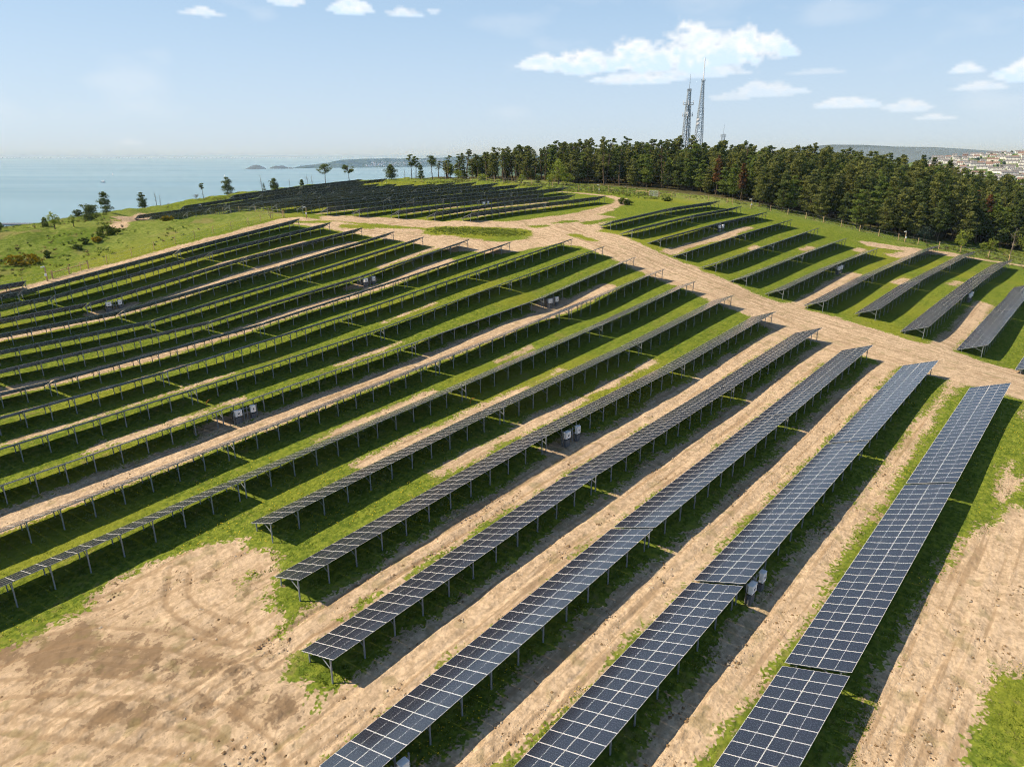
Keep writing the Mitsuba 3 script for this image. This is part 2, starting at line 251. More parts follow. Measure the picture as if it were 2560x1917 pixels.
# ------------------------------------------------------------------ mesh helpers
class MB:
    def __init__(self):
        self.v, self.f, self.n = [], [], 0

    def add(self, v, f):
        self.v.append(np.asarray(v, float)); self.f.append(np.asarray(f, int) + self.n); self.n += len(v)
        return self

    def bar(self, p, q, w, h=None, up=(0, 0, 1)):
        p, q = np.asarray(p, float), np.asarray(q, float)
        h = h or w
        t = (q - p) / np.linalg.norm(q - p)
        s = np.cross(t, up)
        if np.linalg.norm(s) < 1e-4:
            s = np.cross(t, (1, 0, 0))
        s /= np.linalg.norm(s)
        r = np.cross(s, t)
        c = [e + s * a * w / 2 + r * b * h / 2 for e in (p, q) for a, b in ((-1, -1), (1, -1), (1, 1), (-1, 1))]
        return self.add(c, [[0, 2, 1], [0, 3, 2], [4, 5, 6], [4, 6, 7], [0, 1, 5], [0, 5, 4], [1, 2, 6], [1, 6, 5], [2, 3, 7], [2, 7, 6], [3, 0, 4], [3, 4, 7]])

    def box(self, lo, hi):
        lo, hi = np.asarray(lo, float), np.asarray(hi, float)
        c = np.array([[x, y, z] for x in (0, 1) for y in (0, 1) for z in (0, 1)]) * (hi - lo) + lo
        return self.add(c, [[0, 1, 3], [0, 3, 2], [4, 6, 7], [4, 7, 5], [0, 4, 5], [0, 5, 1], [2, 3, 7], [2, 7, 6], [0, 2, 6], [0, 6, 4], [1, 5, 7], [1, 7, 3]])

    def tube(self, pts, rad, k=6):
        pts = np.asarray(pts, float); rad = np.broadcast_to(rad, len(pts)); ring = np.arange(k) * 2 * np.pi / k
        v, f = [], []
        for i, c in enumerate(pts):
            t = pts[min(i + 1, len(pts) - 1)] - pts[max(i - 1, 0)]
            t /= np.linalg.norm(t)
            s = np.cross(t, (1, 0, 0) if abs(t[0]) < .9 else (0, 1, 0)); s /= np.linalg.norm(s)
            r = np.cross(t, s)
            v.append(c + rad[i] * (np.cos(ring)[:, None] * s + np.sin(ring)[:, None] * r))
        for i in range(len(pts) - 1):
            for j in range(k):
                a, b = i * k + j, i * k + (j + 1) % k
                f += [[a, b, b + k], [a, b + k, a + k]]
        return self.add(np.vstack(v), f)

    def mesh(self):
        return np.vstack(self.v), np.vstack(self.f)


used = {}


def key_for(name):
    n = used.get(name, -1) + 1
    used[name] = n
    return name if n == 0 else f'{name}_{n:03d}'


def tag(key, label=None, cat=None, group=None, kind=None):
    labels[key] = {k: v for k, v in (('label', label), ('category', cat), ('group', group), ('kind', kind)) if v}
    return key


def struct(name, mesh, bsdf, smooth=True, label=None, kind='structure', **more):
    k = key_for(name)
    scene[k] = mikit.ply(mesh, bsdf, smooth=smooth, **more)
    return tag(k, label, None, None, kind)


def part(parent, name, mb, bsdf, smooth=False):
    k = key_for(parent + '__' + name)
    scene[k] = mikit.ply(mb.mesh() if isinstance(mb, MB) else mb, bsdf, smooth=smooth)
    return k


def grid_faces(a, b):
    i = np.arange(a * b).reshape(a, b)
    q = np.stack([i[:-1, :-1], i[1:, :-1], i[1:, 1:], i[:-1, 1:]], -1).reshape(-1, 4)
    return np.vstack([q[:, [0, 1, 2]], q[:, [0, 2, 3]]])

# ------------------------------------------------------------------ the hill
th = np.radians(np.concatenate([np.arange(-180, -56, 6.0), np.arange(-56, -50, 1.0), np.linspace(-50, 50, 380), np.arange(51, 57, 1.0), np.arange(60, 181, 6.0)]))
rr = np.concatenate([[.5, 4, 8, 14, 20], np.geomspace(24, 420, 640), np.geomspace(426, 1300, 60)])
R_, TH = np.meshgrid(rr, th, indexing='ij')
gx, gy = (R_ * np.sin(TH)).ravel(), (R_ * np.cos(TH)).ravel()
gxy = np.stack([gx, gy], 1)
gzv = np.concatenate([ground_z(c) for c in np.array_split(gxy, 40)])
gu, gd = gxy @ A, gxy @ N
soil_s = soil_sdf(gu, gd, 'np')
soilm = np.clip(.5 - soil_s, 0, 1)
p3 = np.stack([gx, gy, gx * 0], 1)
near = np.clip((160 - np.hypot(gx, gy)) / 60, 0, 1)
lumps = (meshkit.fbm(p3 * 1.1, 4, 3) - .5) * .12 * np.clip((95 - np.hypot(gx, gy)) / 40, 0, 1) + (meshkit.fbm(p3 * .35 + 7, 3, 5) - .5) * .22
yard = np.clip((26 - gu) / 5, 0, 1) * np.clip((-31 - gd) / 4, 0, 1) * np.clip((gd + 64) / 4, 0, 1)
# wheel ruts and pushed-up ridges of the bare yard, curving with the machines that made them
arc = np.hypot(gu - 2, (gd + 30) * 1.0)
ridge = meshkit.fbm(np.stack([arc * .9, np.arctan2(gd + 30, gu - 2) * 1.2, arc * 0 + 2], 1), 4, 11) - .5
heap = np.zeros_like(gu)
for hu, hd, hw, hh in ((9, -50, 4, .35), (12.5, -46.5, 3, .35), (15.5, -41.5, 2.6, .3), (16.5, -36.5, 2.2, .3), (9, -44, 2.2, .3), (11, -42.4, 1.6, .35), (6, -47, 5, .25)):
    heap += hh * np.exp(-((gu - hu) ** 2 + (gd - hd) ** 2) / hw ** 2) * (.5 + meshkit.fbm(p3 * 1.6 + hu, 3, 2))
rut = np.zeros_like(gu)
rutd = sdf(gu, gd, RUTS, 'np')
for c0, w0 in ((-41.9, .28), (-40.4, .28), (-24.2, .2), (-22.6, .2), (-33.1, .2), (-31.5, .2), (-14.9, .18), (-2.2, .2), (-4.0, .2), (-76.4, .2), (-77.9, .2)):
    wob = (meshkit.noise(np.stack([gu * .07, gu * 0 + c0, gu * 0], 1)) - .5) * 1.0
    rut -= .09 * np.exp(-((gd - c0 - wob) / w0) ** 2) - .05 * np.exp(-((gd - c0 - wob - .45) / w0) ** 2)
humps = (meshkit.fbm(p3 * .16 + 3, 4, 6) - .5) * np.clip((-176 - gd) / 14, 0, 1) * 2.2
gzv = gzv + near * (lumps * (.4 + .6 * soilm) + yard * ridge * .30 + yard * (meshkit.fbm(p3 * 2.4 + 1, 3, 23) - .5) * .10 + heap * yard * .8 + (rut - .06 * np.exp(-((rutd - .85) / .24) ** 2) + .03 * np.exp(-((rutd - 1.35) / .25) ** 2)) * soilm) + humps + (gu > 150) * 0
tuftlift = (1 - soilm) * (meshkit.fbm(p3 * 2.2 + 5, 2, 9)) * .10 * near
gzv += tuftlift
struct('ground', (np.stack([gx, gy, gzv], 1), grid_faces(len(rr), len(th))), 'soil_and_turf', True, 'grassy hilltop crossed by pale bare soil tracks')


# ------------------------------------------------------------------ sea, headland, far land
def sea_color(p, n, uv):
    s = fbm(p.x * .0006, p.y * .0025, 3, octaves=3)
    return mix((.115, .220, .285), (.140, .245, .300), smoothstep(.3, .7, s))


def sea_rough(p, n, uv):
    s = fbm(p.x * .0002 + 3, p.y * .0011, 8, octaves=3)
    return 0.24 + .11 * smoothstep(.3, .7, s)


scene['sea_water'] = {'type': 'principled', 'base_color': mikit.proc(sea_color), 'roughness': mikit.proc(sea_rough), 'specular': .5}
sr = np.concatenate([[0, 400, 700], np.geomspace(1000, 62000, 44)])
st = np.radians(np.arange(0, 361, 4.0))
SR, ST = np.meshgrid(sr, st, indexing='ij')
struct('sea', (np.stack([(SR * np.sin(ST)).ravel(), (SR * np.cos(ST)).ravel(), SR.ravel() * 0], 1), grid_faces(len(sr), len(st))[:, ::-1]), 'sea_water', False, 'calm pale blue-green bay')


def far_color(p, n, uv):
    a, b, c = mikit.voronoi(p.x * .0045 + p.z * .004, p.y * .0045)
    f = mix((.040, .085, .018), (.105, .150, .040), c)
    hedge = smoothstep(.10, .04, b - a)
    w = smoothstep(.52, .60, fbm(p.x * .0016, p.y * .0016, 3, octaves=4))
    return mix(f, (.018, .036, .014), dr.clip(hedge + w, 0, 1))


def wood_side(p, n, uv):
    return mix((.016, .032, .012), (.060, .085, .028), smoothstep(.35, .7, fbm(p.x * .012, p.y * .012, p.z * .02, octaves=4)))


def moor(p, n, uv):
    return mix((.040, .055, .038), (.085, .085, .055), fbm(p.x * .0011, p.y * .0011, 2, octaves=4))


dull('far_fields', mikit.proc(far_color)); dull('far_wood', mikit.proc(wood_side)); dull('far_moor', mikit.proc(moor))


def sheet(name, xs, ys, fz, bsdf, label):
    X, Y = np.meshgrid(xs, ys, indexing='ij')
    Z = fz(X, Y)
    return struct(name, (np.stack([X.ravel(), Y.ravel(), Z.ravel()], 1), grid_faces(len(xs), len(ys))[:, ::-1]), bsdf, True, label)


def headland(X, Y):
    px = 730 + (X + 3312) / 5.585
    h = np.interp(px, [700, 728, 745, 774, 800, 838, 880, 916, 970, 1023, 1120, 1250, 1500], [-30, -5, 38, 52, 64, 112, 118, 124, 121, 118, 150, 190, 150])
    y0 = np.interp(px, [730, 774, 838, 1120, 1500], [10729, 10950, 11200, 12500, 13500])
    t = (Y - y0) / 260
    prof = np.clip(t, -1, 1) * .5 + .5
    prof = prof * prof * (3 - 2 * prof)
    back = 1 - np.clip((Y - y0 - 1500) / 900, 0, 1)
    rough = (meshkit.fbm(np.stack([X * .004, Y * .004, X * 0], -1), 4, 3) - .5) * 34
    return (h + rough) * prof * back - 6 * (prof < .02) - 12 * (1 - back)


sheet('headland', np.linspace(-3450, 1200, 190), np.linspace(10300, 15200, 110), headland, 'far_wood', 'low wooded headland across the bay')
for nm, cx, cy, w, h in (('island', -3635, 10117, 150, 52), ('island', -3400, 10414, 150, 50), ('island', -3250, 10414, 60, 26)):
    X, Y = np.meshgrid(np.linspace(-1, 1, 40), np.linspace(-1, 1, 24), indexing='ij')
    q = np.clip(1 - X ** 2 - Y ** 2, 0, 1)
    Z = h * q ** .7 * (.35 + .9 * meshkit.fbm(np.stack([X * 2.2 + cx, Y * 2, X * 0], -1), 3, 4)) - 3
    k = struct(nm, (np.stack([(cx + X * w).ravel(), (cy + Y * w * .7).ravel(), Z.ravel()], 1), grid_faces(40, 24)[:, ::-1]), 'far_moor', True, 'small rocky islet off the headland')


def lowland(X, Y):
    z = 18 + 70 * meshkit.fbm(np.stack([X * .0004, Y * .0004, X * 0], -1), 4, 5) * np.clip((Y - 2500) / 4000, 0, 1)
    coast = np.clip((X + 200 + .05 * Y) / 250, 0, 1)
    return z * coast - 8 * (1 - coast)


sheet('lowland', np.linspace(-1500, 19000, 150), np.concatenate([np.linspace(300, 3000, 30), np.linspace(3300, 19000, 60)]), lowland, 'far_fields', 'hazy fields and woods beyond the wood')


def ridge_far(X, Y):
    az = np.degrees(np.arctan2(X, Y))
    top = np.interp(az, [16, 19.5, 22, 24, 27, 30, 33, 36, 45, 60], [60, 190, 300, 340, 320, 300, 250, 190, 220, 160])
    t = np.clip(1 - np.abs((np.hypot(X, Y) - 16500) / 2400), 0, 1)
    return top * (t * t * (3 - 2 * t)) * (.85 + .3 * meshkit.fbm(np.stack([X * .0007, Y * .0007, X * 0], -1), 4, 8)) * 1.12 + 5


AZ, RA = np.meshgrid(np.radians(np.linspace(15, 60, 140)), np.linspace(14000, 19000, 30), indexing='ij')
fx, fy = RA * np.sin(AZ), RA * np.cos(AZ)
struct('distant_hills', (np.stack([fx.ravel(), fy.ravel(), ridge_far(fx, fy).ravel()], 1), grid_faces(140, 30)), 'far_moor', True, 'long moorland ridge on the horizon')


def town_z(az, r):
    px = 1280 + np.tan(np.radians(az)) * 1699 * 1.0
    px = 1280 + np.tan(np.radians(az)) * 1699 / .948
    top = np.interp(px, [2180, 2280, 2340, 2400, 2480, 2560, 2700, 2900], [-.0160, -.0085, -.0042, -.0018, .0002, .0022, .004, .002])
    bot = -.040
    t = np.clip((r - 1650) / 950, 0, 1)
    e = bot + (top - bot) * t ** .85
    z = CAM_Z + r * e
    z = np.where(r > 2600, z - ((r - 2600) / 160) ** 2 * 6, z)
    return z


AZ, RA = np.meshgrid(np.radians(np.linspace(26.0, 50, 90)), np.linspace(1350, 3600, 70), indexing='ij')
tz = town_z(np.degrees(AZ), RA)
tz = np.where(RA < 1650, CAM_Z + 1650 * -.040 - (1650 - RA) * .05, tz)
edge = np.clip((np.degrees(AZ) - 26.0) / 3.0, 0, 1)
tz = tz * edge + 15 * (1 - edge)
struct('town_hill', (np.stack([(RA * np.sin(AZ)).ravel(), (RA * np.cos(AZ)).ravel(), np.maximum(tz, 12).ravel()], 1), grid_faces(90, 70)), 'far_fields', True, 'green hillside carrying the town')
struct('breakwater', (MB().box((-1560, 1960, -2), (-1490, 1975, 5)).box((-1490, 1972, -2), (-1220, 2010, 4)).mesh()), 'grey_box', False, 'low grey harbour wall at the shore')

# ------------------------------------------------------------------ solar arrays
L, TILT, SLOPE = 1.154, math.radians(21.0), 4.576
CT, ST_ = math.cos(TILT), math.sin(TILT)
HIGH = 2.5
LEN = 27 * L - .02


def on(u, v, h=0.0):                # point of the tilted plane: u along, v down the slope from the high edge, h above it
    return np.array([u, -v * CT + h * ST_, -v * ST_ + h * CT])


def module_mesh():
    w, s, t = 1.134, 2.278, .035
    c = [on(a * w, b * s, h) for h in (0, -t) for a, b in ((0, 0), (1, 0), (1, 1), (0, 1))]
    v, f, uv = [], [], []

    def quad(i, uvs):
        n = len(v)
        v.extend(c[j] for j in i); uv.extend(uvs); f.extend([[n, n + 1, n + 2], [n, n + 2, n + 3]])
    quad((0, 3, 2, 1), [(0, 0), (0, 1), (1, 1), (1, 0)])
    quad((4, 5, 6, 7), [(-1, -1)] * 4)
    for i in ((0, 1, 5, 4), (1, 2, 6, 5), (2, 3, 7, 6), (3, 0, 4, 7)):
        quad(i, [(2, 2)] * 4)
    return np.array(v), np.array(f), np.array(uv)


MV, MF, MUV = module_mesh()
mod_ply = mikit.ply((MV, MF), 'solar_module', uv=MUV)
FRAMES = [.155 + j * (LEN - .31) / 11 for j in range(12)]
RV, FV = 4.576 * .13, 4.576 * .80     # rear and front post, measured down the slope


def rear_post(u):
    p = on(u, RV, -.22)
    return MB().bar((u, p[1], p[2]), (u, p[1], -HIGH - .9), .105, .085, up=(0, 1, 0))


def front_post(u):
    p = on(u, FV, -.22)
    return MB().bar((u, p[1], p[2]), (u, p[1], -HIGH - .9), .095, .08, up=(0, 1, 0))


def brace(u):
    p, q = on(u, RV, 0), on(u, 4.576 * .40, -.22)
    return MB().bar((u, p[1] - .05, p[2] - 1.15), q, .055, .055, up=(1, 0, 0))


def rafter(u):
    return MB().bar(on(u, .25, -.17), on(u, 4.35, -.17), .08, .11, up=(1, 0, 0))


def purlin(v):
    return MB().bar(on(-.02, v, -.087), on(LEN + .02, v, -.087), .07, .10, up=(0, -ST_, CT))


ref = lambda k: {'type': 'ref', 'id': k}


def group(name, parts):
    scene[name] = {'type': 'shapegroup', **parts}


def num(n, i):
    return n if i == 0 else f'{n}_{i:03d}'


def steel(mb):
    return mikit.ply(mb.mesh(), 'galvanised')


def table_group(name, lod):
    parts, i = {}, 0
    if lod < 2:
        for c in range(27):
            for v in (0, 2.298):
                o = on(c * L, v)
                parts[num('panel', i)] = {**mod_ply, 'to_world': T().translate(o.tolist())}
                i += 1
    else:
        v = np.vstack([MV + on(c * L, s) for c in range(27) for s in (0, 2.298)])
        f = np.vstack([MF + 24 * k for k in range(54)])
        parts['panel_field'] = mikit.ply((v, f), 'solar_module', uv=np.tile(MUV, (54, 1)))
    purl = [purlin(v) for v in (.42, 1.86, 2.72, 4.16)]
    if lod == 0:
        for j, u in enumerate(FRAMES):
            parts[num('brace', j)] = steel(brace(u)); parts[num('rafter', j)] = steel(rafter(u))
        for j, m in enumerate(purl):
            parts[num('purlin', j)] = steel(m)
    if lod < 2:
        for j, u in enumerate(FRAMES):
            parts[num('rear_post', j)] = steel(rear_post(u)); parts[num('front_post', j)] = steel(front_post(u))
    if lod > 0:
        m = MB()
        for u in FRAMES:
            for q in ((brace(u), rafter(u)) if lod == 1 else (brace(u), rafter(u), rear_post(u), front_post(u))):
                m.add(*q.mesh())
        for q in purl:
            m.add(*q.mesh())
        parts['steel_frame'] = steel(m)
    group(name, parts)


for lod in (0, 1, 2):
    table_group(f'array_kit_{lod}', lod)

# rows: d of the high edge, u of the far end, how many tables (27 pairs of modules) stand end to end
MAIN = [(-7.8, 105.3, 4), (-16.75, 108.6, 4), (-25.7, 110.1, 4), (-34.65, 114.5, 3), (-43.6, 117.5, 3), (-52.55, 120.2, 3), (-61.5, 122.4, 4), (-70.45, 125.8, 4), (-79.4, 128.9, 4), (-88.35, 129.8, 4), (-97.3, 129.8, 4), (-106.25, 118.2, 4), (-115.2, 113.4, 4), (-124.15, 107.3, 3), (-133.1, 105.7, 3), (-142.05, 103.0, 3), (-151.0, 99.8, 3), (-159.95, 96.6, 3), (-165.9, 36.4, 1)]
FAR = [(-132.4, 193.8, 2), (-141.6, 189.3, 2), (-150.6, 184.0, 2), (-160.2, 209.7, 3), (-168.9, 205.2, 3), (-178.3, 203.2, 3), (-187.3, 200.3, 3), (-197.0, 198.4, 3), (-205.6, 195.0, 3), (-215.8, 193.5, 3), (-224.9, 190.2, 3), (-234.0, 188.2, 3), (-243.2, 186.0, 3), (-252.4, 185.3, 3), (-261.5, 204.8, 3), (-270.7, 197.3, 2)]
RIGHT = [(-5.1, 190.0, 2), (-14.0, 195.3, 2), (-22.9, 227.0, 3), (-31.9, 231.3, 3), (-40.4, 228.0, 3), (-48.9, 198.4, 2), (-57.6, 200.6, 2), (-66.5, 204.6, 2), (-75.5, 207.7, 2), (-84.6, 211.2, 2), (-93.2, 211.9, 2), (-102.8, 216.5, 2)]
ORD = 'first second third fourth fifth sixth seventh eighth ninth tenth eleventh twelfth thirteenth fourteenth fifteenth sixteenth seventeenth eighteenth nineteenth'.split()
STEP = 31.55
tables = []
for field, rows in (('main', MAIN), ('far', FAR), ('right', RIGHT)):
    for r, (d, ue, n) in enumerate(rows):
        for j in range(n):
            tables.append((field, r, j, n, d, ue - STEP * (j + 1) + .3))
ends = np.array([at(u + e, d) for *_, d, u in tables for e in (-.15, LEN + .15)]).reshape(-1, 2)
endz = ground_z(ends).reshape(-1, 2) + HIGH
FIELD = {'main': ('of the near field', 'from the right'), 'far': ('of the hilltop field', 'from the front'), 'right': ('beyond the track', 'from the right')}
PLACE = {1: ['standing alone'], 2: ['farther', 'nearer'], 3: ['far end', 'middle', 'near end'], 4: ['far end', 'second', 'third', 'near end']}
for (field, r, j, n, d, u), (za, zb) in zip(tables, endz):
    s = (zb - za) / (LEN + .3)
    o = at(u, d)
    m = np.eye(4)
    m[:3, 0] = [A[0], A[1], s]; m[:3, 1] = [N[0], N[1], 0]; m[:3, 3] = [o[0], o[1], za + .15 * s]
    dist = np.linalg.norm(at(u + 16, d))
    k = key_for('solar_array')
    scene[k] = {'type': 'instance', 'to_world': T(m.tolist()), 'group': ref('array_kit_%d' % (0 if dist < 78 else 1 if dist < 150 else 2))}
    rowname = f'{ORD[r]} row {FIELD[field][1]}'
    lab = f'{PLACE[n][j]} solar array of the {ORD[r]} row {FIELD[field][0]}, counted {FIELD[field][1]}'
    if field == 'main' and r == 18:
        lab = 'short dark solar array alone at the left frame edge beside the meadow fence'
    tag(k, lab, 'solar array', 'rows of tilted solar arrays ' + FIELD[field][0])

# ------------------------------------------------------------------ trees and bushes
def clumps(centres, radii, per, size, seed, flat=.6):
    """Leaf-sized faces scattered through ellipsoidal clumps."""
    g = np.random.default_rng(seed)
    c = np.repeat(np.asarray(centres, float), per, 0)
    r = np.repeat(np.asarray(radii, float), per)
    n = len(c)
    q = g.normal(size=(n, 3)); q /= np.linalg.norm(q, axis=1, keepdims=True)
    q *= (g.random((n, 1)) ** .45) * r[:, None]
    q[:, 2] *= flat
    c = c + q
    a = g.normal(size=(n, 3)); a[:, 2] *= .55; a /= np.linalg.norm(a, axis=1, keepdims=True)
    b = np.cross(a, g.normal(size=(n, 3))); b /= np.linalg.norm(b, axis=1, keepdims=True)
    s = size * (.6 + .8 * g.random((n, 1)))
    v = np.stack([c - a * s * .8 - b * s * .35, c + a * s * .1 - b * s * .55, c + a * s, c - a * s * .1 + b * s * .6], 1).reshape(-1, 3)
    i = np.arange(n)[:, None] * 4
    f = np.vstack([i + [0, 1, 2], i + [0, 2, 3]])
    return v, f


def pine_tree(seed, h, w, bare, top=.12, whorls=None, per=20, size=.34, lean=0.0, fat=.36):
    """Trunk with limbs, and a crown of needle clumps from bare*h up; w is the crown's full width."""
    g = np.random.default_rng(seed)
    mb = MB()
    ph = g.random() * 6
    bend = lambda z: np.array([lean * max(z / h, 0) ** 1.5 * h + .012 * h * math.sin(z * .5 + ph), .012 * h * math.cos(z * .4 + ph), z])
    mb.tube([bend(z) for z in np.linspace(-.6, h * .97, 7)], np.linspace(.030 * h ** .9 * .55, .03, 7), 6)
    cs, rs = [], []
    whorls = whorls or int(5 + h * .75)
    for k in range(whorls):
        t = (k + g.random() * .8) / whorls
        z = h * (bare + (1 - bare) * t) * .98
        reach = w / 2 * ((1 - t) ** .75 * .92 + top) * (.65 + .6 * g.random()) * min(1, .45 + 2.6 * t)
        for a in np.arange(g.integers(3, 6)) * 2 * np.pi / 4.3 + g.random() * 6:
            L_ = reach * (.55 + .6 * g.random())
            o = bend(z)
            e = o + np.array([math.cos(a) * L_, math.sin(a) * L_, L_ * (.12 + .3 * g.random())])
            if g.random() < .5:
                mb.tube([o, (o + e) / 2 + [0, 0, -.04 * L_], e], [.05, .035, .015], 3)
            for s in (.55, 1.0) if L_ > .9 else (1.0,):
                cs.append(o + (e - o) * s); rs.append(fat * w / 2 * (.55 + .5 * g.random()) * (1.15 - .45 * t))
    cs.append(bend(h * .985)); rs.append(.13 * w)
    return mb.mesh(), clumps(cs, rs, per, size, seed + 1)


def flat_pine(seed, h, w, bare, size=.29, per=26):
    """Old pine: long bare stem, a few steep limbs and rounded plates of needles on top."""
    g = np.random.default_rng(seed)
    mb = MB()
    k = g.random() * 6
    bend = lambda z: np.array([.03 * h * math.sin(z * .25 + k), .03 * h * math.cos(z * .22 + k), z])
    mb.tube([bend(z) for z in np.linspace(-.6, h * .92, 7)], np.linspace(.024 * h, .05, 7), 6)
    cs, rs = [], []
    for j in range(int(13 + w * 1.6)):
        t = g.random() ** .7
        z = h * (bare + (1 - bare) * t)
        a, r = g.random() * 2 * np.pi, w / 2 * math.sqrt(max(.05, 1 - (t - .35) ** 2 * 1.6)) * (.25 + .65 * g.random())
        o = bend(z * .86)
        e = np.array([o[0] + math.cos(a) * r, o[1] + math.sin(a) * r, z])
        mb.tube([o, (o + e) / 2 + [0, 0, .06 * r], e], [.09, .06, .02], 4)
        cs.append(e); rs.append(w * .16 * (.7 + .5 * g.random()))
    for j in range(4):                       # dead stubs on the stem
        z = h * bare * (.35 + .6 * g.random()); a = g.random() * 6.28
        o = bend(z); mb.tube([o, o + [math.cos(a) * .9, math.sin(a) * .9, .15]], [.04, .015], 3)
    return mb.mesh(), clumps(cs, rs, int(per * 1.5), size, seed + 1, .55)


def leafy(seed, h, w, size=.30, per=12, n=None, low=.25):
    g = np.random.default_rng(seed)
    mb = MB()
    mb.tube([(0, 0, -.4), (.03 * h, 0, h * .35), (.0, .02 * h, h * .7)], [.03 * h + .02, .02 * h + .015, .015], 5)
    n = n or int(26 + w * h * 1.0)
    cs, rs = [], []
    for j in range(n):
        q = g.normal(size=3); q /= np.linalg.norm(q)
        r = .55 + .45 * g.random()
        lump = 1 + .28 * math.sin(3 * math.atan2(q[1], q[0]) + seed) + .15 * math.sin(5 * q[2] + seed)
        c = np.array([q[0] * w / 2 * r * .8 * lump, q[1] * w / 2 * r * .8 * lump, h * (low + (1 - low) / 2) + q[2] * h * (1 - low) / 2 * r * .85])
        cs.append(c); rs.append(.16 * min(w, h) * (.7 + .6 * g.random()))
        if j % 4 == 0:
            mb.tube([(0, 0, h * .3), c * [.5, .5, .8], c], [.012 * h + .01, .012, .008], 3)
    return mb.mesh(), clumps(cs, rs, per, size, seed + 1, .9)


def bare_tree(seed, h, w, n=16):
    g = np.random.default_rng(seed)
    mb = MB()
    bend = lambda z: np.array([.03 * h * math.sin(z * .4 + seed), .02 * h * math.cos(z * .5), z])
    mb.tube([bend(z) for z in np.linspace(-.4, h, 6)], np.linspace(.018 * h + .03, .02, 6), 5)
    for j in range(n):
        z = h * (.3 + .65 * g.random()); a = g.random() * 6.28; r = w * .5 * (.5 + .6 * g.random()) * (1.2 - z / h)
        o = bend(z); e = o + [math.cos(a) * r, math.sin(a) * r, r * (.5 + .6 * g.random())]
        mb.tube([o, (o + e) / 2 + [0, 0, -.05 * r], e], [.05, .035, .015], 3)
        for s in range(2):
            b = a + (g.random() - .5) * 2
            mb.tube([o + (e - o) * .6, o + (e - o) * .6 + np.array([math.cos(b), math.sin(b), .7]) * r * .45], [.025, .012], 3)
    return mb.mesh()


def tree_group(name, wood, crown, needles, bark='bark'):
    group(name, {'trunk': mikit.ply(wood, bark), 'crown': mikit.ply(crown, needles)})


KITS = {'dense': [], 'tall': []}
for i, (h, w, bare, nd) in enumerate([(15, 6.4, .10, 'needles_olive'), (14, 5.6, .14, 'needles_dark'), (16, 6.2, .18, 'needles_olive'), (13, 6.0, .06, 'needles_olive'), (15.5, 5.2, .22, 'needles_dark'), (14.5, 6.6, .12, 'needles_fresh'), (12, 4.6, .2, 'needles_olive')]):
    tree_group(f'pine_kit_{i}', *pine_tree(100 + i, h, w, bare, size=.27, per=27), nd)
    KITS['dense'].append((f'pine_kit_{i}', h, w))
for i, (h, w, bare, nd) in enumerate([(16, 4.8, .44, 'needles_dark'), (17, 4.4, .50, 'needles_olive'), (15, 5.2, .40, 'needles_olive'), (16.5, 4.2, .38, 'needles_dark'), (14, 4.6, .52, 'needles_olive')]):
    tree_group(f'tall_pine_kit_{i}', *flat_pine(140 + i, h, w, bare), nd)
    KITS['tall'].append((f'tall_pine_kit_{i}', h, w))
tree_group('rust_kit', *pine_tree(170, 13, 3.6, .3), 'needles_rust')
tree_group('leaf_kit', *leafy(180, 11, 6.5, size=.42, per=14, n=80, low=.12), 'leaves_fresh')
group('snag_kit', {'trunk': mikit.ply(bare_tree(190, 12, 3.5, 26), 'bark')})


def place_tree(key, kit, x, y, sxy, sz, rot):
    scene[key] = {'type': 'instance', 'to_world': T().translate([x, y, gz(x, y)]).rotate([0, 0, 1], rot).scale([sxy, sxy, sz]), 'group': ref(kit)}


# the pine wood: a jittered planting grid behind the fence line
def front(d):
    return float(np.interp(d, [-285, -262, -207, -176, -138, -118, -100, -60, -47, -36, -20, 0, 60], [244, 243, 240, 249, 257, 252, 237, 237, 243, 258, 266, 270, 272]))


spots = []
g = np.random.default_rng(31)
for d in np.arange(-270, 112, 4.6):
    deep = np.interp(d, [-275, -262, -240, -190, -140, 120], [12, 18, 40, 75, 120, 150])
    for e in np.arange(1.0, deep, 4.6):
        du, dd = g.uniform(-1.9, 1.9, 2)
        keep = g.random() < np.interp(d, [-270, -200, -150], [.80, .88, .95])
        spots.append((front(d) + e + du, d + dd, e, keep, g.random(), g.random(), g.uniform(0, 360), g.uniform(.82, 1.16)))
spots = [s for s in spots if s[3]]
xy = np.array([at(s[0], s[1]) for s in spots]); zz = ground_z(xy)
order = np.argsort(np.hypot(*xy.T) + 60 * np.array([s[2] > 20 for s in spots]))
rank = np.empty(len(order), int); rank[order] = np.arange(len(order))
LABELS = {'dense': 'dark green pine with needles to the ground in the wood behind the right fence',
          'tall': 'tall bare-stemmed pine with a high crown at the left end of the wood',
          'rust': 'rust-brown dying pine among the green pines of the wood', 'leaf': 'bright green broadleaf tree standing among the dark pines', 'snag': 'grey leafless dead tree inside the pine wood'}
LOOK = {}
for i, t in enumerate(['olive green broad', 'dark green', 'olive green wide-topped', 'olive green low-branched', 'dark green slender', 'fresh green broad', 'small olive green']):
    LOOK[f'pine_kit_{i}'] = t
for i, t in enumerate(['dark', 'olive', 'broad olive', 'slim dark', 'short olive']):
    LOOK[f'tall_pine_kit_{i}'] = t
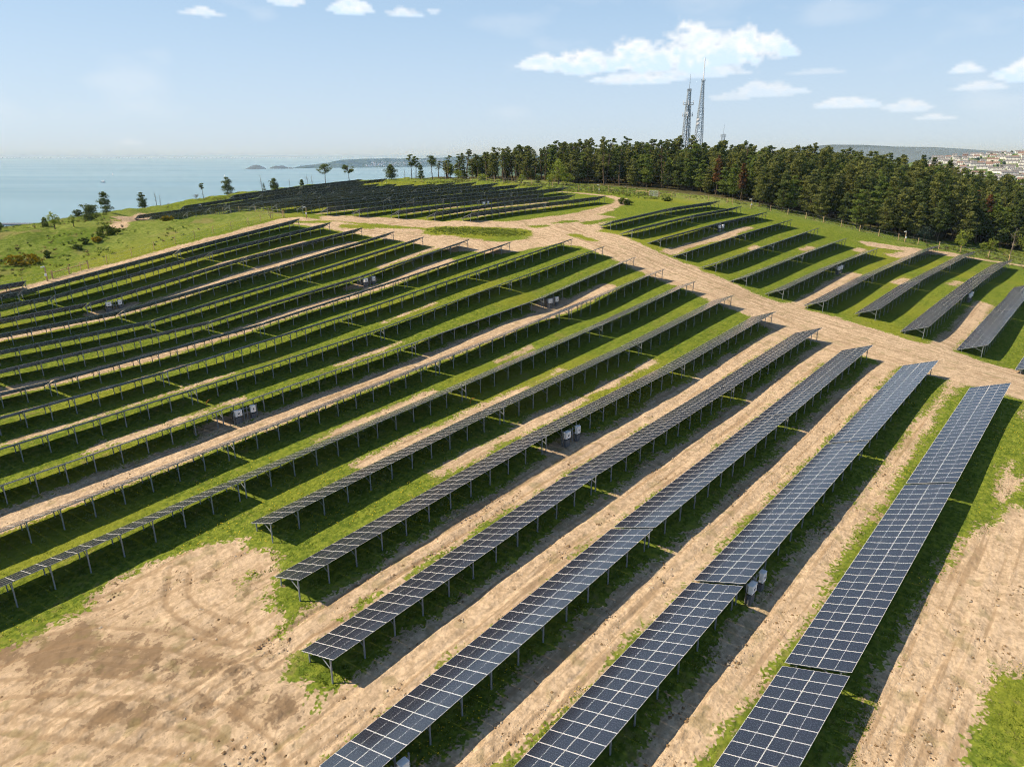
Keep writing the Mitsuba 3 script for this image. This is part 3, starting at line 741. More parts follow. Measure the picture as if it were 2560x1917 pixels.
for s, (x, y), z, rk in zip(spots, xy, zz, rank):
    u, d, e, _, r1, r2, rot, sc = s
    kind = 'tall' if r1 < np.interp(d, [-270, -180, -140, -100], [.75, .6, .28, .05]) else 'dense'
    if r2 < .012: kind = 'rust'
    elif r2 < .035 and e > 6: kind = 'leaf'
    elif r2 < .05 and e > 4: kind = 'snag'
    if kind in KITS:
        kit, h, w = KITS[kind][int(r1 * 97) % len(KITS[kind])]
    else:
        kit = kind + '_kit'
    sz = sc * np.interp(d, [-272, -255, -225, -190, -150, -90, -30, 60], [.62, .72, .88, .98, 1.02, 1.08, 1.06, 1.12])
    sxy = sc * np.interp(d, [-270, -150], [.95, 1.05])
    if e < 8 and kind == 'dense': sz *= .80
    m = T().translate([float(x), float(y), float(z)]).rotate([0, 0, 1], rot).scale([sxy, sxy, sz])
    inst = {'type': 'instance', 'to_world': m, 'group': ref(kit)}
    if rk < 296:
        k = key_for({'dense': 'pine_tree', 'tall': 'tall_pine_tree', 'rust': 'dying_pine_tree', 'leaf': 'broadleaf_tree', 'snag': 'dead_tree'}[kind])
        scene[k] = inst
        where = 'left end' if d < -215 else 'left half' if d < -150 else 'gate side' if d < -100 else 'middle' if d < -55 else 'right half'
        rank_ = 'front rank' if e < 7 else 'second rank' if e < 14 else 'inner ranks'
        look_ = LOOK.get(kit, '')
        lab = {'dense': f'{look_} pine in the {rank_} of the wood, {where}', 'tall': f'tall bare-stemmed {look_} pine in the {rank_} of the wood, {where}', 'rust': f'rust-brown dying pine in the {rank_} of the wood, {where}',
               'leaf': f'bright green broadleaf tree among the pines, {rank_}, {where} of the wood', 'snag': f'grey leafless dead tree in the {rank_} of the wood, {where}'}[kind]
        tag(k, lab, 'tree', lab)
    else:
        n = used.get('pine_wood', 0) + 1
        used['pine_wood'] = n
        scene[f'pine_wood__{n:03d}'] = inst
tag('pine_wood', 'deep green pine wood rising behind the front trees', 'wood', None, 'stuff')

# single trees and bushes, where they stand
SINGLE = [('pine', -149.5, 193.5, 3.9, 3.7, 'small dark pine near the left frame edge above the meadow'),
 ('pine', -135.6, 182.9, 2.7, 2.5, 'dark pine cut by the left frame edge'),
 ('dead', -147.2, 194.5, 1.6, 0.9, 'thin bare sapling right of the leftmost pines'),
 ('conifer', -128.5, 191.2, 2.6, 2.0, 'small pointed conifer beside the bright green tree on the left'),
 ('broadleaf', -124.1, 188.3, 4.6, 3.5, 'bright green broadleaf tree on the left skyline'),
 ('sapling', -117.6, 186.3, 4.3, 1.9, 'thin pale green birch right of the bright green tree'),
 ('pine_bush', -139.2, 223.8, 2.3, 2.6, 'small round dark pine left of the big dark pine bush'),
 ('pine_bush', -131.9, 218.4, 4.5, 5.0, 'broad dark bushy pine left of the tallest meadow pine'),
 ('pine', -141.3, 243.3, 7.2, 4.7, 'tall dark pine on the left skyline below the ship'),
 ('gorse', -110.1, 154.0, 2.3, 7.6, 'long gorse bank in orange bloom on the left meadow'),
 ('shrub', -107.7, 158.7, 1.8, 1.7, 'small dark bush right of the long gorse bank'),
 ('shrub', -103.1, 176.5, 2.8, 6.3, 'largest round green bush on the left meadow'),
 ('shrub', -105.4, 169.7, 1.6, 2.0, 'dark bush just below left of the largest green bush'),
 ('shrub', -104.4, 165.1, 1.3, 2.6, 'low dark bush lowest on the open left meadow'),
 ('gorse', -103.0, 171.5, 1.3, 2.8, 'small orange gorse under the largest green bush'),
 ('dead_shrub', -104.9, 186.9, 1.1, 1.3, 'small reddish brown dead bush at the end of the bare loop'),
 ('gorse', -100.6, 203.2, 1.4, 4.2, 'orange gorse beside the front arrays of the hilltop field'),
 ('conifer', -147.5, 280.0, 5.8, 3.7, 'pointed dark conifer on the skyline left of the hilltop arrays'),
 ('dead', -139.1, 274.0, 6.0, 1.6, 'tall thin dead tree left of the pointed skyline conifer'),
 ('dead', -139.5, 278.5, 3.9, 1.3, 'short reddish dead tree beside the pointed skyline conifer'),
 ('leaning_pine', -136.3, 310.5, 6.2, 2.5, 'leaning wind-bent pine with a one-sided crown'),
 ('pine', -128.6, 319.4, 7.6, 5.3, 'broad pine standing behind the top hilltop arrays'),
 ('conifer', -109.2, 324.9, 5.1, 4.2, 'small broad conifer right of the broad skyline pine'),
 ('dead', -118.6, 334.5, 7.4, 2.7, 'tall dead tree with fine twigs behind the hilltop arrays'),
 ('conifer', -118.0, 336.0, 3.5, 1.5, 'narrow young conifer under the tall dead tree'),
 ('dead_shrub', -138.2, 307.6, 1.8, 4.6, 'low leafless thicket left of the leaning pine'),
 ('dead', -109.5, 347.7, 4.3, 2.0, 'lone thin dead tree midway to the umbrella pines'),
 ('conifer', -104.7, 352.6, 3.3, 2.4, 'small dark conifer at the foot of two dead trees'),
 ('dead', -102.6, 355.0, 5.6, 2.4, 'left one of two dead trees by the umbrella pines'),
 ('dead', -100.8, 357.1, 5.6, 1.6, 'right one of two dead trees by the umbrella pines'),
 ('umbrella_pine', -95.7, 364.2, 9.1, 8.2, 'left umbrella-crowned pine of the pair before the headland'),
 ('umbrella_pine', -84.8, 368.3, 8.1, 7.1, 'right umbrella-crowned pine of the pair before the headland'),
 ('pine', -61.4, 360.5, 7.3, 6.9, 'solitary broad pine between the umbrella pines and the wood'),
 ('umbrella_pine', -50.7, 356.7, 11.6, 5.2, 'tall flat-topped pine leftmost at the edge of the wood'),
 ('umbrella_pine', -48.0, 354.8, 10.9, 4.0, 'second flat-topped pine at the left edge of the wood'),
 ('pine', -44.9, 349.1, 7.1, 4.3, 'low dark pine under the flat-topped pines of the wood edge'),
 ('umbrella_pine', -40.6, 360.1, 11.1, 6.9, 'rounded brownish pine just right of the flat-topped pair'),
 ('dead', -54.3, 359.3, 5.0, 2.0, 'bare dead tree at the very left end of the wood'),
 ('dead', -33.3, 351.5, 8.2, 4.0, 'bare spreading tree in the gap of the wood edge'),
 ('shrub', 37.7, 228.7, 2.0, 3.4, 'rear half of the dark bush pair beside the track bend'),
 ('shrub', 36.2, 230.8, 2.3, 2.9, 'taller dark bush beside the track bend'),
 ('shrub', 53.8, 243.4, 1.3, 3.6, 'low bush in front of the mesh gate'),
 ('dead', 150.5, 206.9, 8.0, 4.2, 'pale grey dead tree near the right frame edge'),
 ('broadleaf', 156.8, 209.9, 6.5, 5.4, 'bright green leafy tree cut by the right frame edge'),
 ('shrub', 142.8, 208.6, 2.6, 1.9, 'left one of two pale green bushes by the right wood edge'),
 ('shrub', 146.2, 209.5, 4.0, 2.7, 'right one of two pale green bushes by the right wood edge'),
 ('broadleaf', 137.0, 210.0, 5.6, 5.0, 'yellow-green tree in front of the dark pines on the right'),
 ('sapling', 133.1, 203.6, 3.9, 1.9, 'yellow-green sapling growing at a right fence post'),
 ('bluegreen', 126.4, 211.8, 5.2, 5.0, 'blue-grey rounded tree in front of the pines on the right'),
 ('broadleaf', 19.4, 296.3, 10.9, 8.0, 'tall yellow-green willow at the front of the wood'),
 ('broadleaf', 22.7, 294.7, 5.5, 6.7, 'rounded light green tree right of the tall willow'),
 ('broadleaf', 15.8, 297.9, 4.9, 4.4, 'small light green tree left of the tall willow'),
 ('broadleaf', 4.1, 304.5, 4.1, 3.8, 'small light green tree farther left of the tall willow'),
 ('shrub', 11.1, 302.0, 4.6, 2.7, 'narrow green bush between the small light green trees'),
 ('broadleaf', -25.9, 340.6, 5.0, 4.2, 'light green tree low at the left part of the wood'),
 ('shrub', -13.9, 329.1, 3.4, 5.6, 'wide green bush at the foot of the tall pines')]
NAMES = {'pine': 'pine_tree', 'dead': 'dead_tree', 'conifer': 'conifer_tree', 'broadleaf': 'broadleaf_tree', 'sapling': 'young_tree', 'pine_bush': 'bushy_pine_tree', 'gorse': 'gorse_bush', 'shrub': 'shrub', 'dead_shrub': 'dead_shrub', 'leaning_pine': 'leaning_pine_tree', 'umbrella_pine': 'umbrella_pine_tree', 'bluegreen': 'blue_green_tree'}
for i, (kind, x, y, h, w, lab) in enumerate(SINGLE):
    k = key_for(NAMES[kind])
    sd = 500 + 7 * i
    fine = min(.28, .06 * w ** .5 + .07)
    green = 'leaves_dark'
    if kind in ('pine', 'conifer', 'leaning_pine'):
        wood, crown = pine_tree(sd, h, w * (1.0 if kind == 'conifer' else .95), 0.03 if kind == 'conifer' else .07, size=fine, per=46, fat=.56, lean=.12 if kind == 'leaning_pine' else 0)
        if kind == 'leaning_pine':
            wood, crown = flat_pine(sd, h, w, .62, size=.24, per=14)
        green = 'needles_dark'
    elif kind == 'pine_bush':
        wood, crown = pine_tree(sd, h, w, .02, top=.35, size=fine, per=40, fat=.6); green = 'needles_dark'
    elif kind == 'umbrella_pine':
        wood, crown = flat_pine(sd, h, w, .55, size=.28, per=26); green = 'needles_dark'
    elif kind in ('broadleaf', 'sapling', 'bluegreen'):
        wood, crown = leafy(sd, h, w, size=fine, per=13, n=int(22 + 3.2 * h * w ** .5) if kind != 'sapling' else 26, low=.1 if kind != 'sapling' else .3)
        green = 'needles_blue' if kind == 'bluegreen' else 'leaves_bright'
    elif kind in ('shrub', 'gorse'):
        wood, crown = leafy(sd, h * 1.05, w * 1.15, size=min(fine, .24), per=16, n=int(20 + 12 * w), low=-.15)
        if kind == 'gorse': green = 'gorse_bloom'
        if 'pale green' in lab or 'foot of' in lab: green = 'leaves_bright'
    else:
        wood, crown = bare_tree(sd, h, w, 14 if kind == 'dead' else 30), None
    rot = rng.uniform(0, 360)
    tw = T().translate([x, y, gz(x, y)]).rotate([0, 0, 1], rot)
    if kind == 'gorse' and w > 4:
        tw = T().translate([x, y, gz(x, y)]).rotate([0, 0, 1], 20 if w > 6 else 35).scale([1.15, .55, 1])
    if crown is None:
        scene[k + '__trunk'] = {**mikit.ply(wood, 'dead_wood'), 'to_world': tw}
    else:
        scene[k + '__trunk'] = {**mikit.ply(wood, 'bark'), 'to_world': tw}
        scene[k + '__crown'] = {**mikit.ply(crown, green), 'to_world': tw}
    tag(k, lab, 'bush' if kind in ('shrub', 'gorse', 'dead_shrub') else 'tree')

# ------------------------------------------------------------------ fences, gates, camera posts
def P3(u, d, h=0.0):
    x, y = at(u, d)
    return np.array([x, y, gz(x, y) + h])


def fence(label, pts, spacing=3.0, h=1.9, thick=.13, jit=.0):
    k = key_for('wire_fence')
    w = MB()
    P = [np.array(p, float) for p in pts]
    tops, q = [], []
    for a, b in zip(P[:-1], P[1:]):
        n = max(1, round(np.linalg.norm(b - a) / spacing))
        q += [a + (b - a) * i / n for i in range(n)]
    q.append(P[-1])
    for i, (u, d) in enumerate(q):
        b = P3(u, d, -.4); lean = rng.normal(0, .02, 2)
        t = b + [lean[0], lean[1], h + .4 + rng.uniform(-.12, .12)]
        part(k, 'post', MB().bar(b, t, thick, thick), 'timber')
        tops.append((b + [0, 0, .4], t))
    for (b0, t0), (b1, t1) in zip(tops[:-1], tops[1:]):
        for f in (.12, .45, .92):
            w.bar(b0 + (t0 - b0) * f, b1 + (t1 - b1) * f, .022, .022)
        for f in np.linspace(.1, .9, 4):
            lo, hi = b0 + (b1 - b0) * f, t0 + (t1 - t0) * f
            w.bar(lo, lo + (hi - lo) * .92, .012, .012)
    part(k, 'wire_mesh', w, 'wire')
    tag(k, label, 'fence')


fence('long post and wire fence along the front of the wood on the right', [(232, -106), (231, -92), (230.5, -80), (231, -69), (231.5, -58), (234, -47.5), (237.5, -37), (238.8, -30), (238, -20), (236, -8)], 6.2, 2.0, .16)
fence('post and wire fence behind the hilltop field below the tall pines', [(232, -108), (229, -128)], 6.0, 2.0)
fence('post and wire fence rounding the far corner of the hilltop field', [(231, -140), (228, -155), (221, -164), (222, -172), (228, -200), (233, -236), (222, -258), (219, -266)], 6.5, 2.0)
fence('post and wire fence between the left meadow and the near field', [(26, -170.6), (36.7, -170.8), (48, -171.4), (59.3, -172.6), (70, -173.6), (84.9, -174.4), (90, -175), (99, -178.3)], 5.6, 1.9, .11)
fence('post and wire fence along the left edge of the hilltop field', [(101.4, -177), (102, -193), (101.5, -202), (103.5, -222), (113, -246), (112, -256), (104, -256)], 6.5, 2.0, .15)


def rail(label, pts, h=1.25, posts=1.6):
    k = key_for('timber_rail_fence')
    q = [P3(*p) for p in pts]
    for b in q:
        part(k, 'post', MB().bar(b - [0, 0, .4], b + [0, 0, posts], .18, .18), 'timber')
    for a, b in zip(q[:-1], q[1:]):
        part(k, 'rail', MB().bar(a + [0, 0, h], b + [0, 0, h], .10, .16), 'timber')
    tag(k, label, 'rail fence')


rail('long timber rail on three posts at the left meadow fence', [(42.2, -171.0), (45.6, -171.2), (49.6, -171.6)], 1.3, 1.7)
rail('pale timber rail at the corner where the track enters the hilltop field', [(98.6, -178.6), (101.6, -176.6)], 1.5, 1.9)
rail('small pale rail far left below the tallest meadow pine', [(73.5, -226), (74.4, -220)], 1.0, 1.4)
rail('timber rail left of the mesh gate', [(226.5, -141.5), (225.8, -135.8)], 1.5, 1.8)
rail('timber rail right of the mesh gate', [(226.0, -131.4), (229.5, -127.0)], 1.5, 1.8)
k = key_for('mesh_gate')
ga, gb = P3(225.6, -135.4), P3(225.9, -131.8)
part(k, 'post', MB().bar(ga - [0, 0, .3], ga + [0, 0, 2.2], .14, .14), 'timber')
part(k, 'post', MB().bar(gb - [0, 0, .3], gb + [0, 0, 2.2], .14, .14), 'timber')
fr, ms = MB(), MB()
for h in (.15, 1.95):
    fr.bar(ga + [0, 0, h], gb + [0, 0, h], .09, .09)
for f in (.04, .5, .96):
    o = ga + (gb - ga) * f; fr.bar(o + [0, 0, .15], o + [0, 0, 1.95], .07, .07)
for h in np.arange(.3, 1.9, .2):
    ms.bar(ga + [0, 0, h], gb + [0, 0, h], .025, .025)
for f in np.linspace(.08, .92, 14):
    o = ga + (gb - ga) * f; ms.bar(o + [0, 0, .15], o + [0, 0, 1.95], .025, .025)
part(k, 'frame', fr, 'gate_steel'); part(k, 'mesh', ms, 'gate_steel')
tag(k, 'galvanised mesh gate in the fence at the edge of the wood', 'gate')

for (u, d), lab in zip([(41.0, -170.2), (114.2, -255.4), (104.7, -170.3), (219.5, -153.5), (228.5, -97.7), (233.0, -50.9), (231.6, -236)],
                       ['timber camera post by the long rail at the left meadow', 'timber camera post at the left edge of the hilltop field', 'timber camera post with white box where the tracks meet', 'timber camera post with white cap at the far track bend',
                        'timber camera post behind the right field near the mesh gate', 'timber camera post by the sandy patch at the right fence', 'timber camera post below the tall pines at the hilltop']):
    k = key_for('camera_post')
    b = P3(u, d)
    hgt = 3.0
    part(k, 'pole', MB().bar(b - [0, 0, .4], b + [0, 0, hgt], .22, .22), 'timber')
    part(k, 'camera', MB().bar(b + [-.06, 0, hgt + .10], b + [-.72, -.1, hgt + .02], .24, .24), 'white_box')
    part(k, 'control_box', MB().box(b + [-.2, -.32, hgt * .38], b + [.2, -.11, hgt * .38 + .5]), 'white_box')
    tag(k, lab, 'camera post')


# ------------------------------------------------------------------ inverters under the arrays
def inverter(u, d, zoff, lab):
    """Two white cabinets on a rack below the high edge, with grey combiner boxes at their feet."""
    k = key_for('inverter_rack')
    o = P3(u, d)
    s = np.array([A[0], A[1], 0]); n = np.array([N[0], N[1], 0]); z = np.array([0, 0, 1.0])
    q = lambda a, b, c: o + s * a + n * b + z * c
    for a in (-.3, 1.0, 1.5, 2.8):
        part(k, 'rack_post', MB().bar(q(a, 0, -.4), q(a, 0, 1.9), .09, .09), 'galvanised')
    for c in (1.05, 1.65):
        part(k, 'rack_rail', MB().bar(q(-.35, .05, c), q(2.85, .05, c), .05, .07), 'galvanised')
    for a in (-.25, 1.85):
        m = MB()
        w, hh = (.86, .72) if a < 0 else (.62, .84)
        base = 1.0 if a < 0 else 1.0
        m.bar(q(a + w / 2, .28, base), q(a + w / 2, .28, base + hh), w, .36, up=tuple(n))
        c = part(k, 'inverter', m, 'white_box')
        f = MB(); f.bar(q(a + w * .5, .47, base + hh * .35), q(a + w * .5, .47, base + hh * .62), w * .28, .012, up=tuple(n))
        part(c, 'display', f, 'grey_box')
        f = MB(); f.bar(q(a + w * .5, .24, base + hh + .002), q(a + w * .5, .24, base + hh + .05), w * 1.06, .48, up=tuple(n))
        part(c, 'rain_hood', f, 'white_box')
        b = MB().bar(q(a + w / 2, .22, -.1), q(a + w / 2, .22, .80), w * .92, .34, up=tuple(n))
        part(k, 'combiner_box', b, 'grey_box')
    w = MB()
    for a in (.1, .45, 2.0, 2.3):
        w.tube([q(a, .3, 1.0), q(a + .05, .34, .9), q(a, .3, .75)], .03, 5)
    w.tube([q(-.5, -.2, 2.0), q(-.55, .1, 1.2), q(-.5, .1, .1)], .05, 5)
    part(k, 'cables', w, 'cable')
    tag(k, lab, 'inverter', 'white inverter cabinets under the arrays')


INV = [(57.6, -43.75, 'white inverter pair on the bare strip nearest the centre of the near field'), (36.2, -79.5, 'white inverter pair at the left of the pale corridor in the near field'),
       (98.6, -79.5, 'white inverter pair near the track end of the pale corridor'), (82.8, -115.3, 'white inverter pair under the thirteenth row of the near field'),
       (43.0, -142.15, 'white inverter pair at the far left under the sixteenth row'), (153.9, -150.7, 'white inverter pair under the front rows of the hilltop field'),
       (178.2, -84.75, 'white inverter pair at the pale strip in the far part of the right field'), (166.2, -49.05, 'white inverter pair in the middle of the right field'),
       (168.0, -23.05, 'white inverter pair near the right frame edge under a steep array'), (16.6, -25.85, 'white inverter pair cut by the bottom frame edge'), (46.9, -16.9, 'white inverter pair at the array gap nearest the camera')]
for u, d, lab in INV:
    inverter(u, d, 0, lab)
for u, d, lab in ((36.0, -87.4, 'short orange cable duct beside an array gap at left'), (59.0, -60.6, 'short orange cable duct at the seventh row gap')):
    k = key_for('cable_duct')
    a = P3(u, d)
    scene[k] = mikit.ply(MB().tube([a + [0, 0, -.1], a + [.05, .02, .5], a + [.35, .1, .85], a + [.6, .2, .9]], .035, 6).mesh(), 'orange_duct', smooth=40)
    tag(k, lab, 'cable duct')


# ------------------------------------------------------------------ radio masts
def lattice(mb, c, z0, z1, w0, w1, n, t, sides=4):
    c = np.asarray(c, float)
    ring = np.arange(sides) * 2 * np.pi / sides + math.pi / 4
    prev = None
    zs = z0 + (z1 - z0) * (1 - (1 - np.linspace(0, 1, n + 1)) ** 1.15)
    for i, z in enumerate(zs):
        f = (z - z0) / (z1 - z0)
        w = w0 + (w1 - w0) * f
        cur = [c + [math.cos(a) * w, math.sin(a) * w, z] for a in ring]
        if prev is not None:
            for j in range(sides):
                mb.bar(prev[j], cur[j], t * 1.35)
                mb.bar(prev[j], cur[(j + 1) % sides], t * .7)
                mb.bar(prev[(j + 1) % sides], cur[j], t * .7)
                mb.bar(cur[j], cur[(j + 1) % sides], t * .8)
        prev = cur
    return mb


def dish(c, r, yaw):
    k = 10
    a = np.arange(k) * 2 * np.pi / k
    e1, e2, nrm = np.array([math.cos(yaw), math.sin(yaw), 0]), np.array([0, 0, 1.0]), np.array([math.sin(yaw), -math.cos(yaw), 0])
    v = [np.asarray(c) + nrm * .25 * r, np.asarray(c) - nrm * .6 * r] + [np.asarray(c) + r * (math.cos(t) * e1 + math.sin(t) * e2) for t in a]
    f = [[0, 2 + i, 2 + (i + 1) % k] for i in range(k)] + [[1, 2 + (i + 1) % k, 2 + i] for i in range(k)]
    return MB().add(v, f)


def ring_platform(c, z, w, t=.16):
    m = MB()
    for h in (0, 1.1):
        q = [np.array(c) + [math.cos(a) * w, math.sin(a) * w, z + h] for a in np.arange(8) * math.pi / 4]
        for i in range(8):
            m.bar(q[i], q[(i + 1) % 8], t)
    q = [np.array(c) + [math.cos(a) * w, math.sin(a) * w, z] for a in np.arange(8) * math.pi / 4]
    for i in range(8):
        m.bar(np.array(c) + [0, 0, z], q[i], t * 1.2); m.bar(q[i], q[i] + [0, 0, 1.1], t * .6)
    return m


mx, my = 112.2, 466.5
mb_ = gz(mx, my)
k = key_for('radio_mast')
C3 = np.array([mx, my, 0])
topA = CAM_Z + 39.5
part(k, 'lattice_tower', lattice(MB(), C3, mb_ - 1, topA - 9, 4.6, 1.8, 11, .30), 'mast_steel')
part(k, 'upper_section', lattice(MB(), C3, topA - 9, topA, 1.6, 1.1, 4, .24), 'mast_steel')
part(k, 'spire', MB().tube([C3 + [0, 0, topA - 1], C3 + [0, 0, topA + 8.8]], [.22, .10], 6), 'mast_steel')
part(k, 'cable_ladder', MB().bar(C3 + [.5, .2, mb_], C3 + [.2, .1, topA - 9], .9, .3), 'grey_box')
for z in (topA - 9.2, topA - 16.0):
    part(k, 'platform', ring_platform(C3, z, 3.4), 'mast_steel')
    for a in np.arange(6) * math.pi / 3 + .3:
        o = C3 + [math.cos(a) * 3.5, math.sin(a) * 3.5, z - .3]
        part(k, 'panel_antenna', MB().bar(o, o + [0, 0, 2.6], .42, .26), 'dish_white')
part(k, 'head_frame', ring_platform(C3, topA - 1.2, 1.5, .12), 'mast_steel')
for i, (z, a, r) in enumerate(((31, -1.9, 1.0), (26, -1.4, .8), (22.5, .2, .7), (17, -2.3, .9), (14, -1.5, .7))):
    part(k, 'dish', dish(C3 + [math.cos(a) * 2.6, math.sin(a) * 2.6, CAM_Z + z - 6], r, .3 * i), 'dish_white')
tag(k, 'left radio mast with two antenna platforms rising behind the wood', 'radio mast')

mx, my = 123.2, 477.0
mb_ = gz(mx, my)
k = key_for('radio_mast')
C3 = np.array([mx, my, 0])
topB = CAM_Z + 45.5
part(k, 'lattice_tower', lattice(MB(), C3, mb_ - 1, CAM_Z + 29, 4.9, 2.0, 9, .27), 'mast_steel')
part(k, 'upper_section', lattice(MB(), C3, CAM_Z + 29, topB, 1.9, .8, 8, .20), 'mast_steel')
part(k, 'platform', ring_platform(C3, topB - .5, 1.3, .14), 'mast_steel')
part(k, 'spire', MB().tube([C3 + [0, 0, topB - 1], C3 + [0, 0, topB + 13.4]], [.34, .22], 8), 'dish_white')
for i, (z, a, r) in enumerate(((25.5, -2.2, 1.15), (23.0, -2.2, 1.15), (13.5, -1.8, .7), (8.5, -2.4, .9))):
    part(k, 'dish', dish(C3 + [math.cos(a) * 2.9, math.sin(a) * 2.9, CAM_Z + z - 4], r, -.2), 'dish_white')
tag(k, 'right taller radio mast with a long white spire behind the wood', 'radio mast')

mx, my = 145.4, 497.5
k = key_for('radio_mast')
C3 = np.array([mx, my, 0])
mb_ = gz(mx, my)
part(k, 'lattice_tower', lattice(MB(), C3, mb_ - 1, CAM_Z + 13.5, 1.5, 1.4, 12, .12), 'mast_steel')
part(k, 'spire', MB().tube([C3 + [0, 0, CAM_Z + 13], C3 + [0, 0, CAM_Z + 20]], [.14, .07], 6), 'mast_steel')
part(k, 'head_frame', ring_platform(C3, CAM_Z + 12, 1.9, .12), 'mast_steel')
tag(k, 'small thin radio mast right of the two tall ones', 'radio mast')


# ------------------------------------------------------------------ boats
def hull(L_, B, H, bsdf, k, o, yaw):
    g_ = []
    for t in np.linspace(-1, 1, 9):
        w = B / 2 * (1 - max(0, t) ** 2.2) * (1 - .25 * max(0, -t) ** 3)
        g_.append([(t * L_ / 2, -w, H), (t * L_ / 2, -w * .7, -.6), (t * L_ / 2, w * .7, -.6), (t * L_ / 2, w, H)])
    v = np.array(g_).reshape(-1, 3)
    f = []
    for i in range(8):
        for j in range(4):
            a, b = i * 4 + j, i * 4 + (j + 1) % 4
            f += [[a, b, b + 4], [a, b + 4, a + 4]]
    f += [[0, 1, 2], [0, 2, 3], [32, 34, 33], [32, 35, 34]]
    return place_part(k, 'hull', (v, np.array(f)), bsdf, o, yaw)


def place_part(k, name, m, bsdf, o, yaw):
    kk = key_for(k + '__' + name)
    scene[kk] = {**mikit.ply(m.mesh() if isinstance(m, MB) else m, bsdf), 'to_world': T().translate(list(o)).rotate([0, 0, 1], yaw)}
    return kk


mat('ship_blue', (.10, .19, .25), .5)
k, o, yw = key_for('ship'), (-2959, 5121, 0), 160
hull(44, 11, 6, 'ship_blue', k, o, yw)
place_part(k, 'superstructure', MB().box((-18, -4.4, 6), (4, 4.4, 11)).box((-14, -3.4, 11), (-4, 3.4, 14.5)), 'white_box', o, yw)
place_part(k, 'funnel', MB().tube([(-15, 0, 11), (-15.4, 0, 17)], 1.3, 8), 'ship_blue', o, yw)
place_part(k, 'deck_crane', MB().bar((10, 0, 5), (10, 0, 15), .8).bar((10, 0, 14.5), (18, 0, 11), .5), 'white_box', o, yw)
tag(k, 'small blue and white working ship on the bay', 'ship')
for (x, y), lab in (((-3978, 7080), 'white sailing boat beyond the ship'), ((-2655, 6554), 'tiny white sailing boat above the leaning pine')):
    k, o, yw = key_for('sailing_boat'), (x, y, 0), 150
    hull(15, 4.2, 1.6, 'white_box', k, o, yw)
    place_part(k, 'mast', MB().tube([(0, 0, 1), (0, 0, 21)], .3, 6), 'white_box', o, yw)
    place_part(k, 'sail', MB().add([(-.2, .1, 3), (-7, .6, 3.2), (-.2, .1, 20), (-.2, -.1, 3), (-7, .3, 3.2), (-.2, -.1, 20)], [[0, 1, 2], [3, 5, 4], [0, 3, 4], [0, 4, 1], [1, 4, 5], [1, 5, 2]]), 'dish_white', o, yw)
    place_part(k, 'jib', MB().add([(.3, .1, 2.5), (6.5, .1, 1.8), (.3, .1, 17), (.3, -.1, 2.5), (6.5, -.1, 1.8), (.3, -.1, 17)], [[0, 1, 2], [3, 5, 4], [0, 3, 4], [0, 4, 1], [1, 4, 5], [1, 5, 2]]), 'dish_white', o, yw)
    tag(k, lab, 'sailing boat')

# ------------------------------------------------------------------ the town on the hillside, the sea-front houses
mat('render_white', (.82, .81, .79), .8); mat('render_cream', (.76, .71, .61), .8); mat('brick_red', (.36, .20, .14), .85)
mat('roof_slate', (.17, .165, .17), .7); mat('roof_brown', (.22, .145, .115), .8); mat('window_dark', (.05, .06, .07), .3)


def house_kit(name, Lh, W, H, walls, roof, wins=3):
    rh = W * .36
    w = MB().box((-Lh / 2, -W / 2, -4), (Lh / 2, W / 2, H))
    for s in (-1, 1):
        x = s * (Lh / 2 - .01)
        w.add([(x, -W / 2, H), (x, W / 2, H), (x, 0, H + rh)], [[0, 1, 2]] if s > 0 else [[0, 2, 1]])
    r = MB()
    e = .45
    for s in (-1, 1):
        a = [(-Lh / 2 - e, s * (W / 2 + e), H - .25), (Lh / 2 + e, s * (W / 2 + e), H - .25), (Lh / 2 + e, 0, H + rh + .12), (-Lh / 2 - e, 0, H + rh + .12)]
        b = [(p[0], p[1], p[2] + .22) for p in a]
        r.add(a + b, [[0, 1, 2], [0, 2, 3], [4, 6, 5], [4, 7, 6], [0, 4, 5], [0, 5, 1], [1, 5, 6], [1, 6, 2], [3, 7, 4], [3, 4, 0]])
    c = MB().box((Lh * .28, -.5, H + rh * .5), (Lh * .28 + .9, .5, H + rh + 1.1))
    parts = {'wall': mikit.ply(w.mesh(), walls), 'roof': mikit.ply(r.mesh(), roof), 'roof__chimney': mikit.ply(c.mesh(), 'brick_red')}
    i = 0
    for x in (np.arange(wins) - (wins - 1) / 2) * Lh / wins:
        for z in (1.0, 3.7)[:2 if H > 4.5 else 1]:
            for s in (-1,):
                parts[num('window', i)] = mikit.ply(MB().box((x - .75, s * W / 2 - .06, z), (x + .75, s * W / 2 + .02, z + 1.35)).mesh(), 'window_dark'); i += 1
    group(name, parts)


